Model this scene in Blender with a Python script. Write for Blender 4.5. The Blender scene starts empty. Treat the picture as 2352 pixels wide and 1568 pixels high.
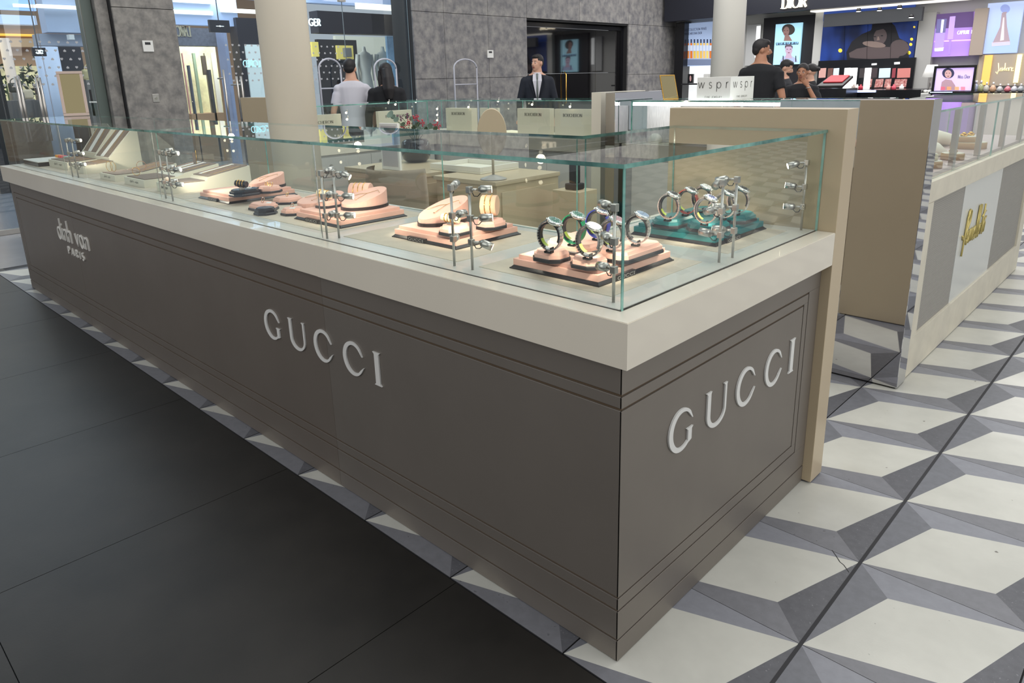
import bpy, bmesh, math, random
from mathutils import Vector, Matrix
from math import sin, cos, pi, radians as rad
random.seed(7)
SC = bpy.context.scene
COL = SC.collection
# ---------------------------------------------------------------- camera
CAMP = Vector((0.8527, -1.2247, 1.4212)); FPX = 1640.33; PPY = 784 - 131.4
YAW, PIT, ROL = 0.7701, -0.2779, -0.0264
_f = Vector((-sin(YAW)*cos(PIT), cos(YAW)*cos(PIT), sin(PIT)))
_r0 = Vector((cos(YAW), sin(YAW), 0)); _u0 = _r0.cross(_f)
_r = cos(ROL)*_r0 + sin(ROL)*_u0; _u = -sin(ROL)*_r0 + cos(ROL)*_u0
cd = bpy.data.cameras.new('camera'); cam = bpy.data.objects.new('camera', cd); COL.objects.link(cam)
cam.matrix_world = Matrix(((_r.x, _u.x, -_f.x, CAMP.x), (_r.y, _u.y, -_f.y, CAMP.y), (_r.z, _u.z, -_f.z, CAMP.z), (0, 0, 0, 1)))
cd.sensor_width = 36; cd.lens = FPX/2352*36; cd.shift_y = -131.4/2352; cd.clip_start = .05; cd.clip_end = 200
SC.camera = cam
# ---------------------------------------------------------------- world, light, exposure
w = bpy.data.worlds.new('atrium'); SC.world = w; w.use_nodes = True
nt = w.node_tree; bg = nt.nodes['Background']
bg.inputs[0].default_value = (.93, .95, 1, 1); bg.inputs[1].default_value = .52
def area(name, loc, rot, sx, sy, power, col=(1, 1, 1)):
    l = bpy.data.lights.new(name, 'AREA'); l.shape = 'RECTANGLE'; l.size = sx; l.size_y = sy; l.energy = power; l.color = col
    o = bpy.data.objects.new(name, l); o.location = loc; o.rotation_euler = [rad(a) for a in rot]; COL.objects.link(o); return o
area('skylight_over_kiosk', (-2.0, 4.0, 6.2), (0, 0, 0), 8, 7, 420, (1, .98, .94))
area('front_fill', (-1.0, -6.5, 4.2), (62, 0, 0), 9, 4, 150, (1, .96, .9))  # soft fill added out of view to brighten counter, gable and column fronts
area('mannequin_fill', (-12.9, 5.6, 3.3), (0, 20, 0), 1.2, 2.4, 170, (1, .98, .92))  # added fill, lifts the dark mannequins before the bright back wall
area('left_shop_fill', (-15.6, 0.4, 3.2), (0, 0, 0), 2, 3, 90, (1, .9, .7))  # warm fill added to brighten the far left shops
area('skylight_right', (6.5, 1.5, 4.2), (0, 62, 0), 4, 6, 190, (1, .98, .95))
area('corridor_daylight', (-10.6, 3, 4.6), (0, 0, 0), 3.5, 10, 340, (.88, .93, 1))
area('shop_ceiling_light', (-3.2, 11.6, 3.6), (0, 0, 0), 8, 3, 290, (1, .98, .96))
SC.view_settings.view_transform = 'Standard'; SC.view_settings.look = 'None'
SC.view_settings.gamma = 1; SC.view_settings.use_curve_mapping = False; SC.view_settings.exposure = 0.0
cy = SC.cycles
cy.max_bounces = 8; cy.diffuse_bounces = 3; cy.glossy_bounces = 5; cy.transmission_bounces = 6; cy.transparent_max_bounces = 40
cy.caustics_reflective = False; cy.caustics_refractive = False; cy.sample_clamp_indirect = 4
# ---------------------------------------------------------------- helpers
def lin(h):
    c = [int(h[i:i+2], 16)/255 for i in (0, 2, 4)]
    return tuple((x/12.92 if x <= .04045 else ((x+.055)/1.055)**2.4) for x in c) + (1,)
MATS = {}
def mat(name, hx, rough=.5, metal=0, var=0, vs=8, bump=0, bs=60, emit=0, coat=0, hx2=None, spec=.5, det=4, vstretch=None):
    """principled material; var mixes a second tone in with noise, bump adds fine relief"""
    if name in MATS: return MATS[name]
    m = bpy.data.materials.new(name); m.use_nodes = True; n = m.node_tree; b = n.nodes['Principled BSDF']
    c = lin(hx); b.inputs['Base Color'].default_value = c; b.inputs['Roughness'].default_value = rough
    b.inputs['Metallic'].default_value = metal; b.inputs['Coat Weight'].default_value = coat; b.inputs['Specular IOR Level'].default_value = spec
    if emit: b.inputs['Emission Color'].default_value = c; b.inputs['Emission Strength'].default_value = emit
    if var or bump:
        g = n.nodes.new('ShaderNodeNewGeometry'); src = g.outputs['Position']
        if vstretch:
            mp = n.nodes.new('ShaderNodeMapping'); mp.inputs['Scale'].default_value = vstretch; n.links.new(src, mp.inputs['Vector']); src = mp.outputs[0]
    if var:
        t = n.nodes.new('ShaderNodeTexNoise'); t.inputs['Scale'].default_value = vs; t.inputs['Detail'].default_value = det; t.inputs['Roughness'].default_value = .62
        n.links.new(src, t.inputs['Vector']); r = n.nodes.new('ShaderNodeValToRGB')
        c2 = lin(hx2) if hx2 else tuple(min(1, x*(1+var)) for x in c[:3])+(1,)
        r.color_ramp.elements[0].position = .36; r.color_ramp.elements[1].position = .66
        r.color_ramp.elements[0].color = c if hx2 else tuple(x*(1-var) for x in c[:3])+(1,); r.color_ramp.elements[1].color = c2
        n.links.new(t.outputs['Fac'], r.inputs['Fac']); n.links.new(r.outputs[0], b.inputs['Base Color'])
    if bump:
        t = n.nodes.new('ShaderNodeTexNoise'); t.inputs['Scale'].default_value = bs; t.inputs['Detail'].default_value = 3; n.links.new(src, t.inputs['Vector'])
        bu = n.nodes.new('ShaderNodeBump'); bu.inputs['Strength'].default_value = bump; bu.inputs['Distance'].default_value = .004
        n.links.new(t.outputs['Fac'], bu.inputs['Height']); n.links.new(bu.outputs[0], b.inputs['Normal'])
    MATS[name] = m; return m
def glassmat(name, tint, ior=1.5, rough=.0, gl=1.0):
    m = bpy.data.materials.new(name); m.use_nodes = True; n = m.node_tree; n.nodes.clear()
    o = n.nodes.new('ShaderNodeOutputMaterial'); mx = n.nodes.new('ShaderNodeMixShader'); t = n.nodes.new('ShaderNodeBsdfTransparent'); g = n.nodes.new('ShaderNodeBsdfGlossy')
    f = n.nodes.new('ShaderNodeFresnel'); f.inputs[0].default_value = ior; t.inputs[0].default_value = lin(tint); g.inputs['Roughness'].default_value = rough
    g.inputs[0].default_value = (gl, gl, gl, 1)
    ge = n.nodes.new('ShaderNodeNewGeometry'); inv = n.nodes.new('ShaderNodeMath'); inv.operation = 'SUBTRACT'; inv.inputs[0].default_value = 1
    mu = n.nodes.new('ShaderNodeMath'); mu.operation = 'MULTIPLY'   # only the outward faces mirror: no double images
    n.links.new(ge.outputs['Backfacing'], inv.inputs[1]); n.links.new(f.outputs[0], mu.inputs[0]); n.links.new(inv.outputs[0], mu.inputs[1])
    n.links.new(mu.outputs[0], mx.inputs[0]); n.links.new(t.outputs[0], mx.inputs[1]); n.links.new(g.outputs[0], mx.inputs[2]); n.links.new(mx.outputs[0], o.inputs[0])
    MATS[name] = m; return m
class MB:
    """collects shapes with material slots; build() links them as ONE mesh object"""
    def __init__(s): s.bm = bmesh.new(); s.mats = []
    def slot(s, m):
        if m not in s.mats: s.mats.append(m)
        return s.mats.index(m)
    def poly(s, pts, m):
        f = s.bm.faces.new([s.bm.verts.new(p) for p in pts]); f.material_index = s.slot(m); return f
    def box(s, a, b, m, bev=0, faces=None, M=None):
        x0, x1 = sorted((a[0], b[0])); y0, y1 = sorted((a[1], b[1])); z0, z1 = sorted((a[2], b[2]))
        n0 = len(s.bm.faces); i = s.slot(m)
        v = [s.bm.verts.new((x, y, z)) for z in (z0, z1) for y in (y0, y1) for x in (x0, x1)]
        fs = [s.bm.faces.new([v[k] for k in q]) for q in ((0, 2, 3, 1), (4, 5, 7, 6), (0, 1, 5, 4), (2, 6, 7, 3), (0, 4, 6, 2), (1, 3, 7, 5))]   # -z +z -y +y -x +x
        for f in fs: f.material_index = i
        if faces:
            for k, mm in faces.items(): fs[k].material_index = s.slot(mm)
        if bev:
            es = list({e for f in fs for e in f.edges}); r = bmesh.ops.bevel(s.bm, geom=es, offset=bev, segments=2, affect='EDGES', profile=.6)
            v = list({x for x in v if x.is_valid} | set(r['verts']))
        if M: bmesh.ops.transform(s.bm, matrix=M, verts=v)
        return s
    def prism(s, poly, z0, z1, m, top=None, M=None, bev=0):
        """poly: xy outline, top: outline of the upper face (same count)"""
        top = top or poly; i = s.slot(m)
        a = [s.bm.verts.new((p[0], p[1], p[2] if len(p) > 2 else z0)) for p in poly]; b = [s.bm.verts.new((p[0], p[1], p[2] if len(p) > 2 else z1)) for p in top]
        n = len(a); fs = [s.bm.faces.new(a[::-1]), s.bm.faces.new(b)] + [s.bm.faces.new((a[k], a[(k+1) % n], b[(k+1) % n], b[k])) for k in range(n)]
        for f in fs: f.material_index = i
        vs = a+b
        if bev:
            r = bmesh.ops.bevel(s.bm, geom=list(fs[1].edges), offset=bev, segments=2, affect='EDGES'); vs = list({x for x in vs if x.is_valid} | set(r['verts']))
        if M: bmesh.ops.transform(s.bm, matrix=M, verts=vs)
        return s
    def tube(s, pts, r, m, n=10, cap=True, ry=None):
        pts = [Vector(p) for p in pts]; i = s.slot(m); rs = r if isinstance(r, (list, tuple)) else [r]*len(pts); rings = []
        ref = None
        for k, p in enumerate(pts):
            t = (pts[min(k+1, len(pts)-1)] - pts[max(k-1, 0)]).normalized()
            if ref is None: ref = Vector((0, 0, 1)) if abs(t.z) < .9 else Vector((1, 0, 0))
            u = (ref - t*ref.dot(t)).normalized(); ref = u; v = t.cross(u); q = ry[k] if ry else rs[k]
            rings.append([s.bm.verts.new(p + u*rs[k]*cos(2*pi*j/n) + v*q*sin(2*pi*j/n)) for j in range(n)])
        for a, b in zip(rings, rings[1:]):
            for j in range(n):
                f = s.bm.faces.new((a[j], a[(j+1) % n], b[(j+1) % n], b[j])); f.material_index = i; f.smooth = True
        if cap:
            for f in (s.bm.faces.new(rings[0][::-1]), s.bm.faces.new(rings[-1])): f.material_index = i
        return s
    def lathe(s, prof, m, c=(0, 0, 0), n=24, sx=1, sy=1, M=None):
        i = s.slot(m); rings = []; vs = []
        for r, z in prof:
            rings.append([s.bm.verts.new((c[0]+r*sx*cos(2*pi*j/n), c[1]+r*sy*sin(2*pi*j/n), c[2]+z)) for j in range(n)]); vs += rings[-1]
        for a, b in zip(rings, rings[1:]):
            for j in range(n):
                f = s.bm.faces.new((a[j], a[(j+1) % n], b[(j+1) % n], b[j])); f.material_index = i; f.smooth = True
        for f in (s.bm.faces.new(rings[0][::-1]), s.bm.faces.new(rings[-1])): f.material_index = i
        if M: bmesh.ops.transform(s.bm, matrix=M, verts=vs)
        return s
    def ball(s, c, r, m, n=10, M=None):
        rr = r if isinstance(r, (tuple, list)) else (r, r, r)
        g = bmesh.ops.create_uvsphere(s.bm, u_segments=n+4, v_segments=n, radius=1, matrix=(M or Matrix()) @ Matrix.Translation(c) @ Matrix.Diagonal((*rr, 1))); i = s.slot(m)
        for v in g['verts']:
            for f in v.link_faces: f.material_index = i; f.smooth = True
        return s
    def mesh(s, name):
        bmesh.ops.recalc_face_normals(s.bm, faces=s.bm.faces[:]); me = bpy.data.meshes.new(name); s.bm.to_mesh(me); s.bm.free()
        for m in s.mats: me.materials.append(m)
        return me
    def build(s, name, parent=None, label=None, loc=None):
        o = bpy.data.objects.new(name, s.mesh(name)); COL.objects.link(o)
        if parent is not None:
            o.parent = parent
            if loc is None: o.location = -parent.get('_o', Vector((0, 0, 0))) if False else Vector(OFF.get(parent.name, (0, 0, 0)))
            else: o.location = loc
        elif loc: o.location = loc
        if label: o['label'] = label
        return o
OFF = {}
def tag(o, label=None, cat=None, group=None, kind=None):
    if label: o['label'] = label
    if cat: o['category'] = cat
    if group: o['group'] = group
    if kind: o['kind'] = kind
    return o
def thing(name, label, cat, loc=(0, 0, 0), group=None, rz=0):
    """Empty at the base; parts modelled in world coordinates are shifted back by OFF"""
    e = bpy.data.objects.new(name, None); COL.objects.link(e); e.location = loc; e.rotation_euler.z = rz
    if rz == 0: OFF[e.name] = tuple(-a for a in loc)
    return tag(e, label, cat, group)
def one(name, label, cat, mb, group=None, kind=None, loc=None):
    return tag(mb.build(name, loc=loc), label, cat, group, kind)
def struct(name, mb, label=None): return tag(mb.build(name), label, kind='structure')
def copy_tree(o, parent=None):
    c = o.copy(); COL.objects.link(c); c.parent = parent
    for ch in list(KIDS.get(o.name, [])) or list(o.children): copy_tree(ch, c)
    return c
KIDS = {}
def ray(u, v): return _r*((u-1176)/FPX) - _u*((v-PPY)/FPX) + _f
def on(u, v, axis, val):
    """the point of the real plane x|y|z = val that lies on a line of sight measured in the photograph"""
    d = ray(u, v); return CAMP + d*((val-CAMP[axis])/d[axis])
def span(u0, v0, u1, v1, axis, val):
    a = on(u0, v0, axis, val); b = on(u1, v1, axis, val); return a, b
def wbox(mb, u0, v0, u1, v1, axis, val, dep, m, **k):
    a, b = span(u0, v0, u1, v1, axis, val); b = b.copy(); b[axis] = val + dep; return mb.box(a, b, m, **k)
# ---------------------------------------------------------------- stroke lettering
def arc(cx, cy, rx, ry, a0, a1, n=10): return [(cx+rx*cos(rad(a0+(a1-a0)*i/n)), cy+ry*sin(rad(a0+(a1-a0)*i/n))) for i in range(n+1)]
def O_(w): return arc(w/2, .5, w/2, .5, 90, 450, 22)
X = .62
UP = dict(
 A=(.72, [[(0, 0), (.36, 1)], [(.36, 1), (.72, 0)], [(.14, .36), (.58, .36)]]),
 B=(.56, [[(.05, 0), (.05, 1)], [(.05, 1), (.28, 1)]+arc(.28, .76, .22, .24, 90, -90, 8)+[(.05, .52)], [(.05, .52), (.3, .52)]+arc(.3, .26, .25, .26, 90, -90, 8)+[(.05, 0)]]),
 C=(.78, [arc(.46, .5, .46, .5, 48, 312, 18)]), D=(.74, [[(.05, 0), (.05, 1)], [(.05, 1), (.3, 1)]+arc(.3, .5, .42, .5, 90, -90, 14)+[(.05, 0)]]),
 E=(.5, [[(.05, 0), (.05, 1)], [(.05, 1), (.5, 1)], [(.05, .52), (.42, .52)], [(.05, 0), (.5, 0)]]), F=(.48, [[(.05, 0), (.05, 1)], [(.05, 1), (.48, 1)], [(.05, .52), (.4, .52)]]),
 G=(.82, [arc(.46, .5, .46, .5, 48, 300, 18), [(.72, .42), (.72, .07)], [(.5, .42), (.8, .42)]]), H=(.74, [[(.06, 0), (.06, 1)], [(.68, 0), (.68, 1)], [(.06, .52), (.68, .52)]]),
 I=(.14, [[(.07, 0), (.07, 1)]]), J=(.36, [[(.3, 1), (.3, .2)]+arc(.14, .2, .16, .2, 0, -130, 6)]), L=(.48, [[(.05, 0), (.05, 1)], [(.05, 0), (.48, 0)]]),
 M=(.86, [[(.06, 0), (.1, 1)], [(.1, 1), (.43, .1)], [(.43, .1), (.76, 1)], [(.76, 1), (.8, 0)]]), N=(.76, [[(.06, 0), (.06, 1)], [(.06, 1), (.7, 0)], [(.7, 0), (.7, 1)]]),
 O=(.94, [O_(.94)]), P=(.54, [[(.05, 0), (.05, 1)], [(.05, 1), (.28, 1)]+arc(.28, .74, .25, .26, 90, -90, 8)+[(.05, .48)]]),
 R=(.62, [[(.05, 0), (.05, 1)], [(.05, 1), (.28, 1)]+arc(.28, .74, .25, .26, 90, -90, 8)+[(.05, .48)], [(.28, .48), (.6, 0)]]),
 S=(.5, [arc(.26, .75, .22, .25, 40, 270, 10)+arc(.25, .25, .25, .25, 90, -140, 10)[1:]]), T=(.62, [[(.31, 0), (.31, 1)], [(0, 1), (.62, 1)]]),
 U=(.72, [[(.06, 1), (.06, .34)]+arc(.36, .34, .3, .34, 180, 360, 12)+[(.66, 1)]]), V=(.7, [[(0, 1), (.35, 0)], [(.35, 0), (.7, 1)]]),
 W=(.98, [[(0, 1), (.26, 0)], [(.26, 0), (.49, .9)], [(.49, .9), (.72, 0)], [(.72, 0), (.98, 1)]]), Y=(.64, [[(0, 1), (.32, .5)], [(.64, 1), (.32, .5)], [(.32, .5), (.32, 0)]]),
 a=(.64, [arc(.28, X/2, .26, X/2, 0, 360, 18), [(.60, 0), (.60, X)]]), d=(.64, [arc(.28, X/2, .26, X/2, 0, 360, 18), [(.60, 0), (.60, 1.12)]]),
 e=(.56, [arc(.28, X/2, .27, X/2, 0, 320, 16), [(.02, X/2), (.54, X/2)]]), h=(.54, [[(.05, 0), (.05, 1.12)], [(.05, .3)]+arc(.27, X-.23, .22, .22, 180, 0, 8)+[(.49, 0)]]),
 i=(.12, [[(.06, 0), (.06, X)], [(.06, X+.16), (.06, X+.26)]]), j=(.16, [[(.1, X), (.1, -.2), (-.06, -.28)], [(.1, X+.16), (.1, X+.26)]]), l=(.12, [[(.06, 0), (.06, 1.12)]]),
 m=(.86, [[(.05, 0), (.05, X)], [(.05, .3)]+arc(.25, X-.2, .19, .19, 180, 0, 6)+[(.44, 0)], [(.44, .3)]+arc(.63, X-.2, .19, .19, 180, 0, 6)+[(.82, 0)]]),
 n=(.54, [[(.05, 0), (.05, X)], [(.05, .3)]+arc(.27, X-.23, .22, .22, 180, 0, 8)+[(.49, 0)]]), o=(.6, [arc(.3, X/2, .28, X/2, 0, 360, 18)]),
 p=(.6, [arc(.31, X/2, .27, X/2, 0, 360, 18), [(.04, -.36), (.04, X)]]), r=(.32, [[(.05, 0), (.05, X)], [(.05, .36)]+arc(.27, .36, .22, .25, 180, 80, 6)]),
 s=(.4, [arc(.2, X*.75, .16, X*.25, 30, 270, 8)+arc(.2, X*.25, .18, X*.25, 90, -150, 8)[1:]]), t=(.3, [[(.14, .9), (.14, 0)], [(0, X), (.3, X)]]),
 v=(.5, [[(0, X), (.25, 0)], [(.25, 0), (.5, X)]]), w=(.82, [[(0, X), (.21, 0)], [(.21, 0), (.41, X)], [(.41, X), (.61, 0)], [(.61, 0), (.82, X)]]))
UP["'"] = (.1, [[(.05, 1), (.03, .8)]]); UP[' '] = (.35, []); UP['É'] = (.5, UP['E'][1]+[[(.2, 1.1), (.34, 1.25)]])
def text(mb, s, org, xd, yd, h, m, tv=.12, th=None, gap=.2, dep=.002, width=None, serif=0, sc=None, slant=0):
    """letters as ribbons, org = lower left, xd/yd unit directions, dep = thickness along the normal; width stretches to fit"""
    th = tv if th is None else th; xd = Vector(xd).normalized(); yd = Vector(yd).normalized(); nd = xd.cross(yd); org = Vector(org)
    tot = sum(UP[c][0]+gap for c in s)-gap; k = (width/(tot*h)) if width else 1; i = mb.slot(m); x = 0
    def P(a, b, z): a2 = (x+a)*k*h + slant*b*h; return org + xd*a2 + yd*(b*h) + nd*z
    for c in s:
        w, strokes = UP[c]
        for st in strokes:
            L = []; n = len(st)
            for q in range(n):
                dx = (st[min(q+1, n-1)][0]-st[max(q-1, 0)][0])*k; dy = st[min(q+1, n-1)][1]-st[max(q-1, 0)][1]; l = math.hypot(dx, dy) or 1; dx /= l; dy /= l
                t = math.hypot(tv*dy, th*dx)/2; L.append((st[q][0]-dy*t/k, st[q][1]+dx*t, st[q][0]+dy*t/k, st[q][1]-dx*t))
            for p, q in zip(L, L[1:]):
                a = [(p[0], p[1]), (q[0], q[1]), (q[2], q[3]), (p[2], p[3])]
                tp = [mb.bm.verts.new(P(u, v, dep)) for u, v in a]; bt = [mb.bm.verts.new(P(u, v, 0)) for u, v in a]
                fs = [mb.bm.faces.new(tp)]
                if dep > .0015: fs += [mb.bm.faces.new((tp[z], bt[z], bt[(z+1) % 4], tp[(z+1) % 4])) for z in range(4)]
                for f in fs: f.material_index = i
            if serif and c in 'ABDEFHILMNPRTUV':
                for e in ({st[0], st[-1]} if len(st) > 1 else ()):
                    if abs(e[1]) < .02 or abs(e[1]-1) < .02:
                        o_ = st[1] if e == st[0] else st[-2]
                        if abs(o_[0]-e[0]) < .45*abs(o_[1]-e[1])+.001:
                            y0 = 0 if e[1] < .5 else 1-th
                            a = [(e[0]-tv*.5-serif/k, y0), (e[0]+tv*.5+serif/k, y0), (e[0]+tv*.5+serif/k, y0+th), (e[0]-tv*.5-serif/k, y0+th)]
                            f = mb.bm.faces.new([mb.bm.verts.new(P(u, v, dep*1.01)) for u, v in a]); f.material_index = i
        x += w+gap
    return mb
def flat(mb, pts, org, xd, yd, m, dep=.003):
    """thin solid of an outline given in a plane's own coordinates"""
    xd = Vector(xd); yd = Vector(yd); nd = xd.cross(yd); org = Vector(org)
    a = [mb.bm.verts.new(org+xd*p[0]+yd*p[1]+nd*dep) for p in pts]; b = [mb.bm.verts.new(org+xd*p[0]+yd*p[1]) for p in pts]; n = len(a); i = mb.slot(m)
    fs = [mb.bm.faces.new(a), mb.bm.faces.new(b[::-1])]+[mb.bm.faces.new((a[k], b[k], b[(k+1) % n], a[(k+1) % n])) for k in range(n)]
    for f in fs: f.material_index = i
    return mb
def ell(cx, cy, rx, ry, n=18, rot=0):
    c, s = cos(rot), sin(rot); return [(cx+rx*cos(2*pi*j/n)*c-ry*sin(2*pi*j/n)*s, cy+rx*cos(2*pi*j/n)*s+ry*sin(2*pi*j/n)*c) for j in range(n)]
# ---------------------------------------------------------------- materials
TAUPE = mat('taupe_satin_paint', '8a837b', .46, .6, var=.03, vs=3); TAUPE2 = mat('taupe_satin_paint_second', '867d74', .46, .6, var=.03, vs=3)
GROOVE = mat('groove_bronze', '5a4a38', .4); SLAB = mat('ivory_worktop', 'dfd8c8', .28, var=.02, vs=2, coat=.3)
SLABIN = mat('ivory_inner_top', 'd4d3cc', .24, var=.015, vs=2, coat=.3); MATB = mat('beige_leather_mat', 'c3b8a6', .6, var=.05, vs=30, bump=.15, bs=300)
LETTER = mat('brushed_silver_letter', 'e4e4e0', .42, .12); WHITEL = mat('white_letter', 'eae8e0', .5)
BEIGE = mat('beige_lacquer', 'bcab8e', .3, var=.02, vs=2); CHROME = mat('polished_steel', 'cdcdd0', .025, 1); STEEL = mat('satin_steel', 'c4c0ba', .3, 1)
BLACK = mat('black_lacquer', '16161a', .22); MATBLK = mat('matte_black', '1a1a1c', .6); DARKG = mat('dark_charcoal', '26272b', .4)
PINK = mat('pink_suede', 'e9b9a8', .75, var=.04, vs=14); PINKD = mat('pink_suede_side', 'd69d88', .75, var=.05, vs=14); TEAL = mat('teal_satin', '1f6e72', .35, var=.1, vs=10)
EDGEB = mat('black_tray_rim', '2b2a2e', .3); GOLD = mat('gold', 'e8b860', .2, 1); ROSE = mat('rose_gold', 'd9a283', .25, 1); SILVER = mat('watch_steel', 'f2f2f0', .2, 1)
CREAM = mat('cream_box', 'dedac9', .5); BROWN = mat('brown_velvet', '83756b', .8, var=.08, vs=40); WHITE = mat('white_card', 'e4e4e0', .5)
PRINT = mat('grey_print', '55534e', .6); LAMP = mat('led_face', 'fff0d2', .5, emit=7); LAMPW = mat('led_strip', 'ffffff', .5, emit=5)
WGRN = mat('tile_grout', '3a3a3c', .8)
TW = mat('tile_white', 'c3c3ba', .3, var=.07, vs=3.5, bump=.05, bs=200, coat=.15); TD = mat('tile_dark_grey', '5a5b60', .42, var=.1, vs=40)
TM = mat('tile_mid_grey', '76777c', .4, var=.07, vs=30); TL = mat('tile_light_grey', '85878e', .4, var=.06, vs=30); TK = mat('tile_slate_grey', '6c6e74', .42, var=.08, vs=35)
BT = mat('black_porcelain', '1c1b19', .42, var=.16, vs=2.2, hx2='292724', spec=.3, bump=.04, bs=120); GREYF = mat('grey_polished_floor', '73777e', .22, var=.06, vs=2)
STONE = mat('grey_stone_panel', '68676b', .5, var=.3, vs=7, hx2='989591', bump=.2, bs=25, det=12); STONED = mat('stone_joint', '2c2c2e', .8)
STONE2 = mat('pillar_stone', '6e6c6a', .5, var=.25, vs=9, hx2='98948e', bump=.15, bs=40, det=8); GREEN = mat('green_grey_metal', '5f6a64', .4)
COLW = mat('cream_column_paint', 'f4ebd9', .45); CABW = mat('white_cabinet', 'bdbbb6', .4); WALLW = mat('white_wall', 'd5d5d2', .6)
GLASS = glassmat('clear_case_glass', 'fbfefd', 1.6); GLASSB = glassmat('storefront_glass', 'eef6fa', 1.7)
GEDGE = mat('green_glass_edge', '4f8f86', .12, coat=1, var=.35, vs=12, hx2='8fc4b8'); GEDGE2 = mat('dark_glass_edge', '3a6e66', .1, coat=1, var=.4, vs=7, hx2='86c0b3')
SKIN = mat('skin_light', 'c79a83', .55); SKIND = mat('skin_tan', 'a9785d', .55); HAIR = mat('black_hair', '171315', .6); CLOTH = mat('black_cotton', '131419', .85)
NAVY = mat('navy_suit', '151a26', .8); SHIRT = mat('white_cotton', 'c4c3cc', .8); LIP = mat('lip', '8f5148', .5); EYEW = mat('eye_white', 'e8e4e0', .3); TIE = mat('grey_tie', '6a706e', .6)
def specks(m, dark, sc, lo, hi, stain=None):
    n = m.node_tree; b = n.nodes['Principled BSDF']; src = b.inputs['Base Color'].links[0].from_socket; g = n.nodes.new('ShaderNodeNewGeometry')
    for s_, a, c, col in ((sc, lo, hi, dark),) + (((1.1, .58, .80, stain),) if stain else ()):
        t = n.nodes.new('ShaderNodeTexNoise'); t.inputs['Scale'].default_value = s_; t.inputs['Detail'].default_value = 2 if s_ > 5 else 6; n.links.new(g.outputs['Position'], t.inputs['Vector'])
        r = n.nodes.new('ShaderNodeMapRange'); r.inputs[1].default_value = a; r.inputs[2].default_value = c; r.inputs[4].default_value = .8 if s_ > 5 else .45; n.links.new(t.outputs['Fac'], r.inputs[0])
        x = n.nodes.new('ShaderNodeMix'); x.data_type = 'RGBA'; n.links.new(r.outputs[0], x.inputs[0]); n.links.new(src, x.inputs[6]); x.inputs[7].default_value = lin(col); src = x.outputs[2]
    n.links.new(src, b.inputs['Base Color'])
specks(TW, '5c5850', 34, .74, .77, '9f9784'); specks(TM, '4c4d50', 60, .70, .75); specks(TD, '85868a', 130, .66, .72)
# ---------------------------------------------------------------- floor
TP = .436; XA = .315; YB = -.069
fl = MB(); fl.box((XA-15*TP-.12, YB, -.05), (9, 16, -.008), WGRN); fl.box((-30, -9, -.05), (XA-15*TP-.12, 16, -.002), GREYF); fl.box((XA-15*TP-.12, -9, -.05), (9, YB, -.008), WGRN)
floor = struct('floor', fl)
def tile_bm(mb, ox, oy):
    gx, gy = .0022/TP, .0008/TP; z0, z = -.012, 0
    q = lambda p: (ox+TP*(gx+p[0]*(1-2*gx)), oy+TP*(gy+p[1]*(1-2*gy)), z)
    A, B, C_, D, E, F = (0, 0), (1, 0), (1, 1), (0, 1), (.75, .25), (.25, .75)
    V = {k: mb.bm.verts.new(q(p)) for k, p in zip('ABCDEF', (A, B, C_, D, E, F))}
    for ks, m in (('AECF', TW), ('ABE', TM), ('BCE', TD), ('AFD', TK), ('DFC', TL)):
        f = mb.bm.faces.new([V[k] for k in ks]); f.material_index = mb.slot(m)
    lo = {k: mb.bm.verts.new(Vector(V[k].co)+Vector((0, 0, z0))) for k in 'ABCD'}
    for a, b in ('AB', 'BC', 'CD', 'DA'):
        f = mb.bm.faces.new((V[a], lo[a], lo[b], V[b])); f.material_index = mb.slot(WGRN)
t0 = MB(); tile_bm(t0, 0, 0); tme = t0.mesh('tile'); rest = MB(); cand = []
for i in range(-15, 14):
    for j in range(0, 33):
        x = XA+(i)*TP; y = YB+j*TP; cx, cyy = x+TP/2, y+TP/2
        if -5.3 < x and x+TP < -.02 and .05 < y and y+TP < .55: continue
        if -.55 < x and x+TP < 0 and .05 < y and y+TP < 1.1: continue
        d = Vector((cx, cyy, 0))-CAMP; dz = d.dot(_f)
        u = 1176+FPX*d.dot(_r)/dz if dz > .1 else -999; v = PPY-FPX*d.dot(_u)/dz if dz > .1 else -999
        vis = -250 < u < 2600 and -50 < v < 2000 and (cx > -.75 or j < 1 or cx < -5.2) and (cx > .0 or cyy < 3.4)
        (cand.append((d.length, x, y)) if vis else tile_bm(rest, x, y))
cand.sort()
for k, (d, x, y) in enumerate(cand):
    if k >= 298: tile_bm(rest, x, y); continue
    o = bpy.data.objects.new('tile', tme); COL.objects.link(o); o.location = (x, y, 0); o.parent = floor
tag(rest.build('far_tile_paving', floor), kind='stuff')
m = MB(); m.box((XA-.005, YB, -.006), (XA+.005, 12, .0004), mat('dark_expansion_joint', '303033', .8)); m.build('expansion_joint', floor)
m = MB(); L = [on(u, v, 2, .0003) for u, v in ((1911, 1263), (1921, 1277), (1929, 1290), (1938, 1297), (1950, 1314))]
for p, q in zip(L, L[1:]): n_ = (q-p).cross(Vector((0, 0, 1))).normalized()*.0014; m.poly([p-n_, q-n_, q+n_, p+n_], MATBLK)
m.build('tile_crack', floor)
for i in range(-7, 9):
    for j in range(-9, 0):
        x = -.528+i*.975; y = -.072+j*.985
        if x < -6.4 : continue
        m = MB(); m.box((x+.0012, y+.0012, -.014), (x+.9738, y+.9838, -.0005), BT); m.build('slab_tile', floor)
m = MB(); m.box((XA-15*TP-.12, -1.05, -.01), (XA-15*TP+.0, .0, -.001), BT); m.build('border_strip', floor)
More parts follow.
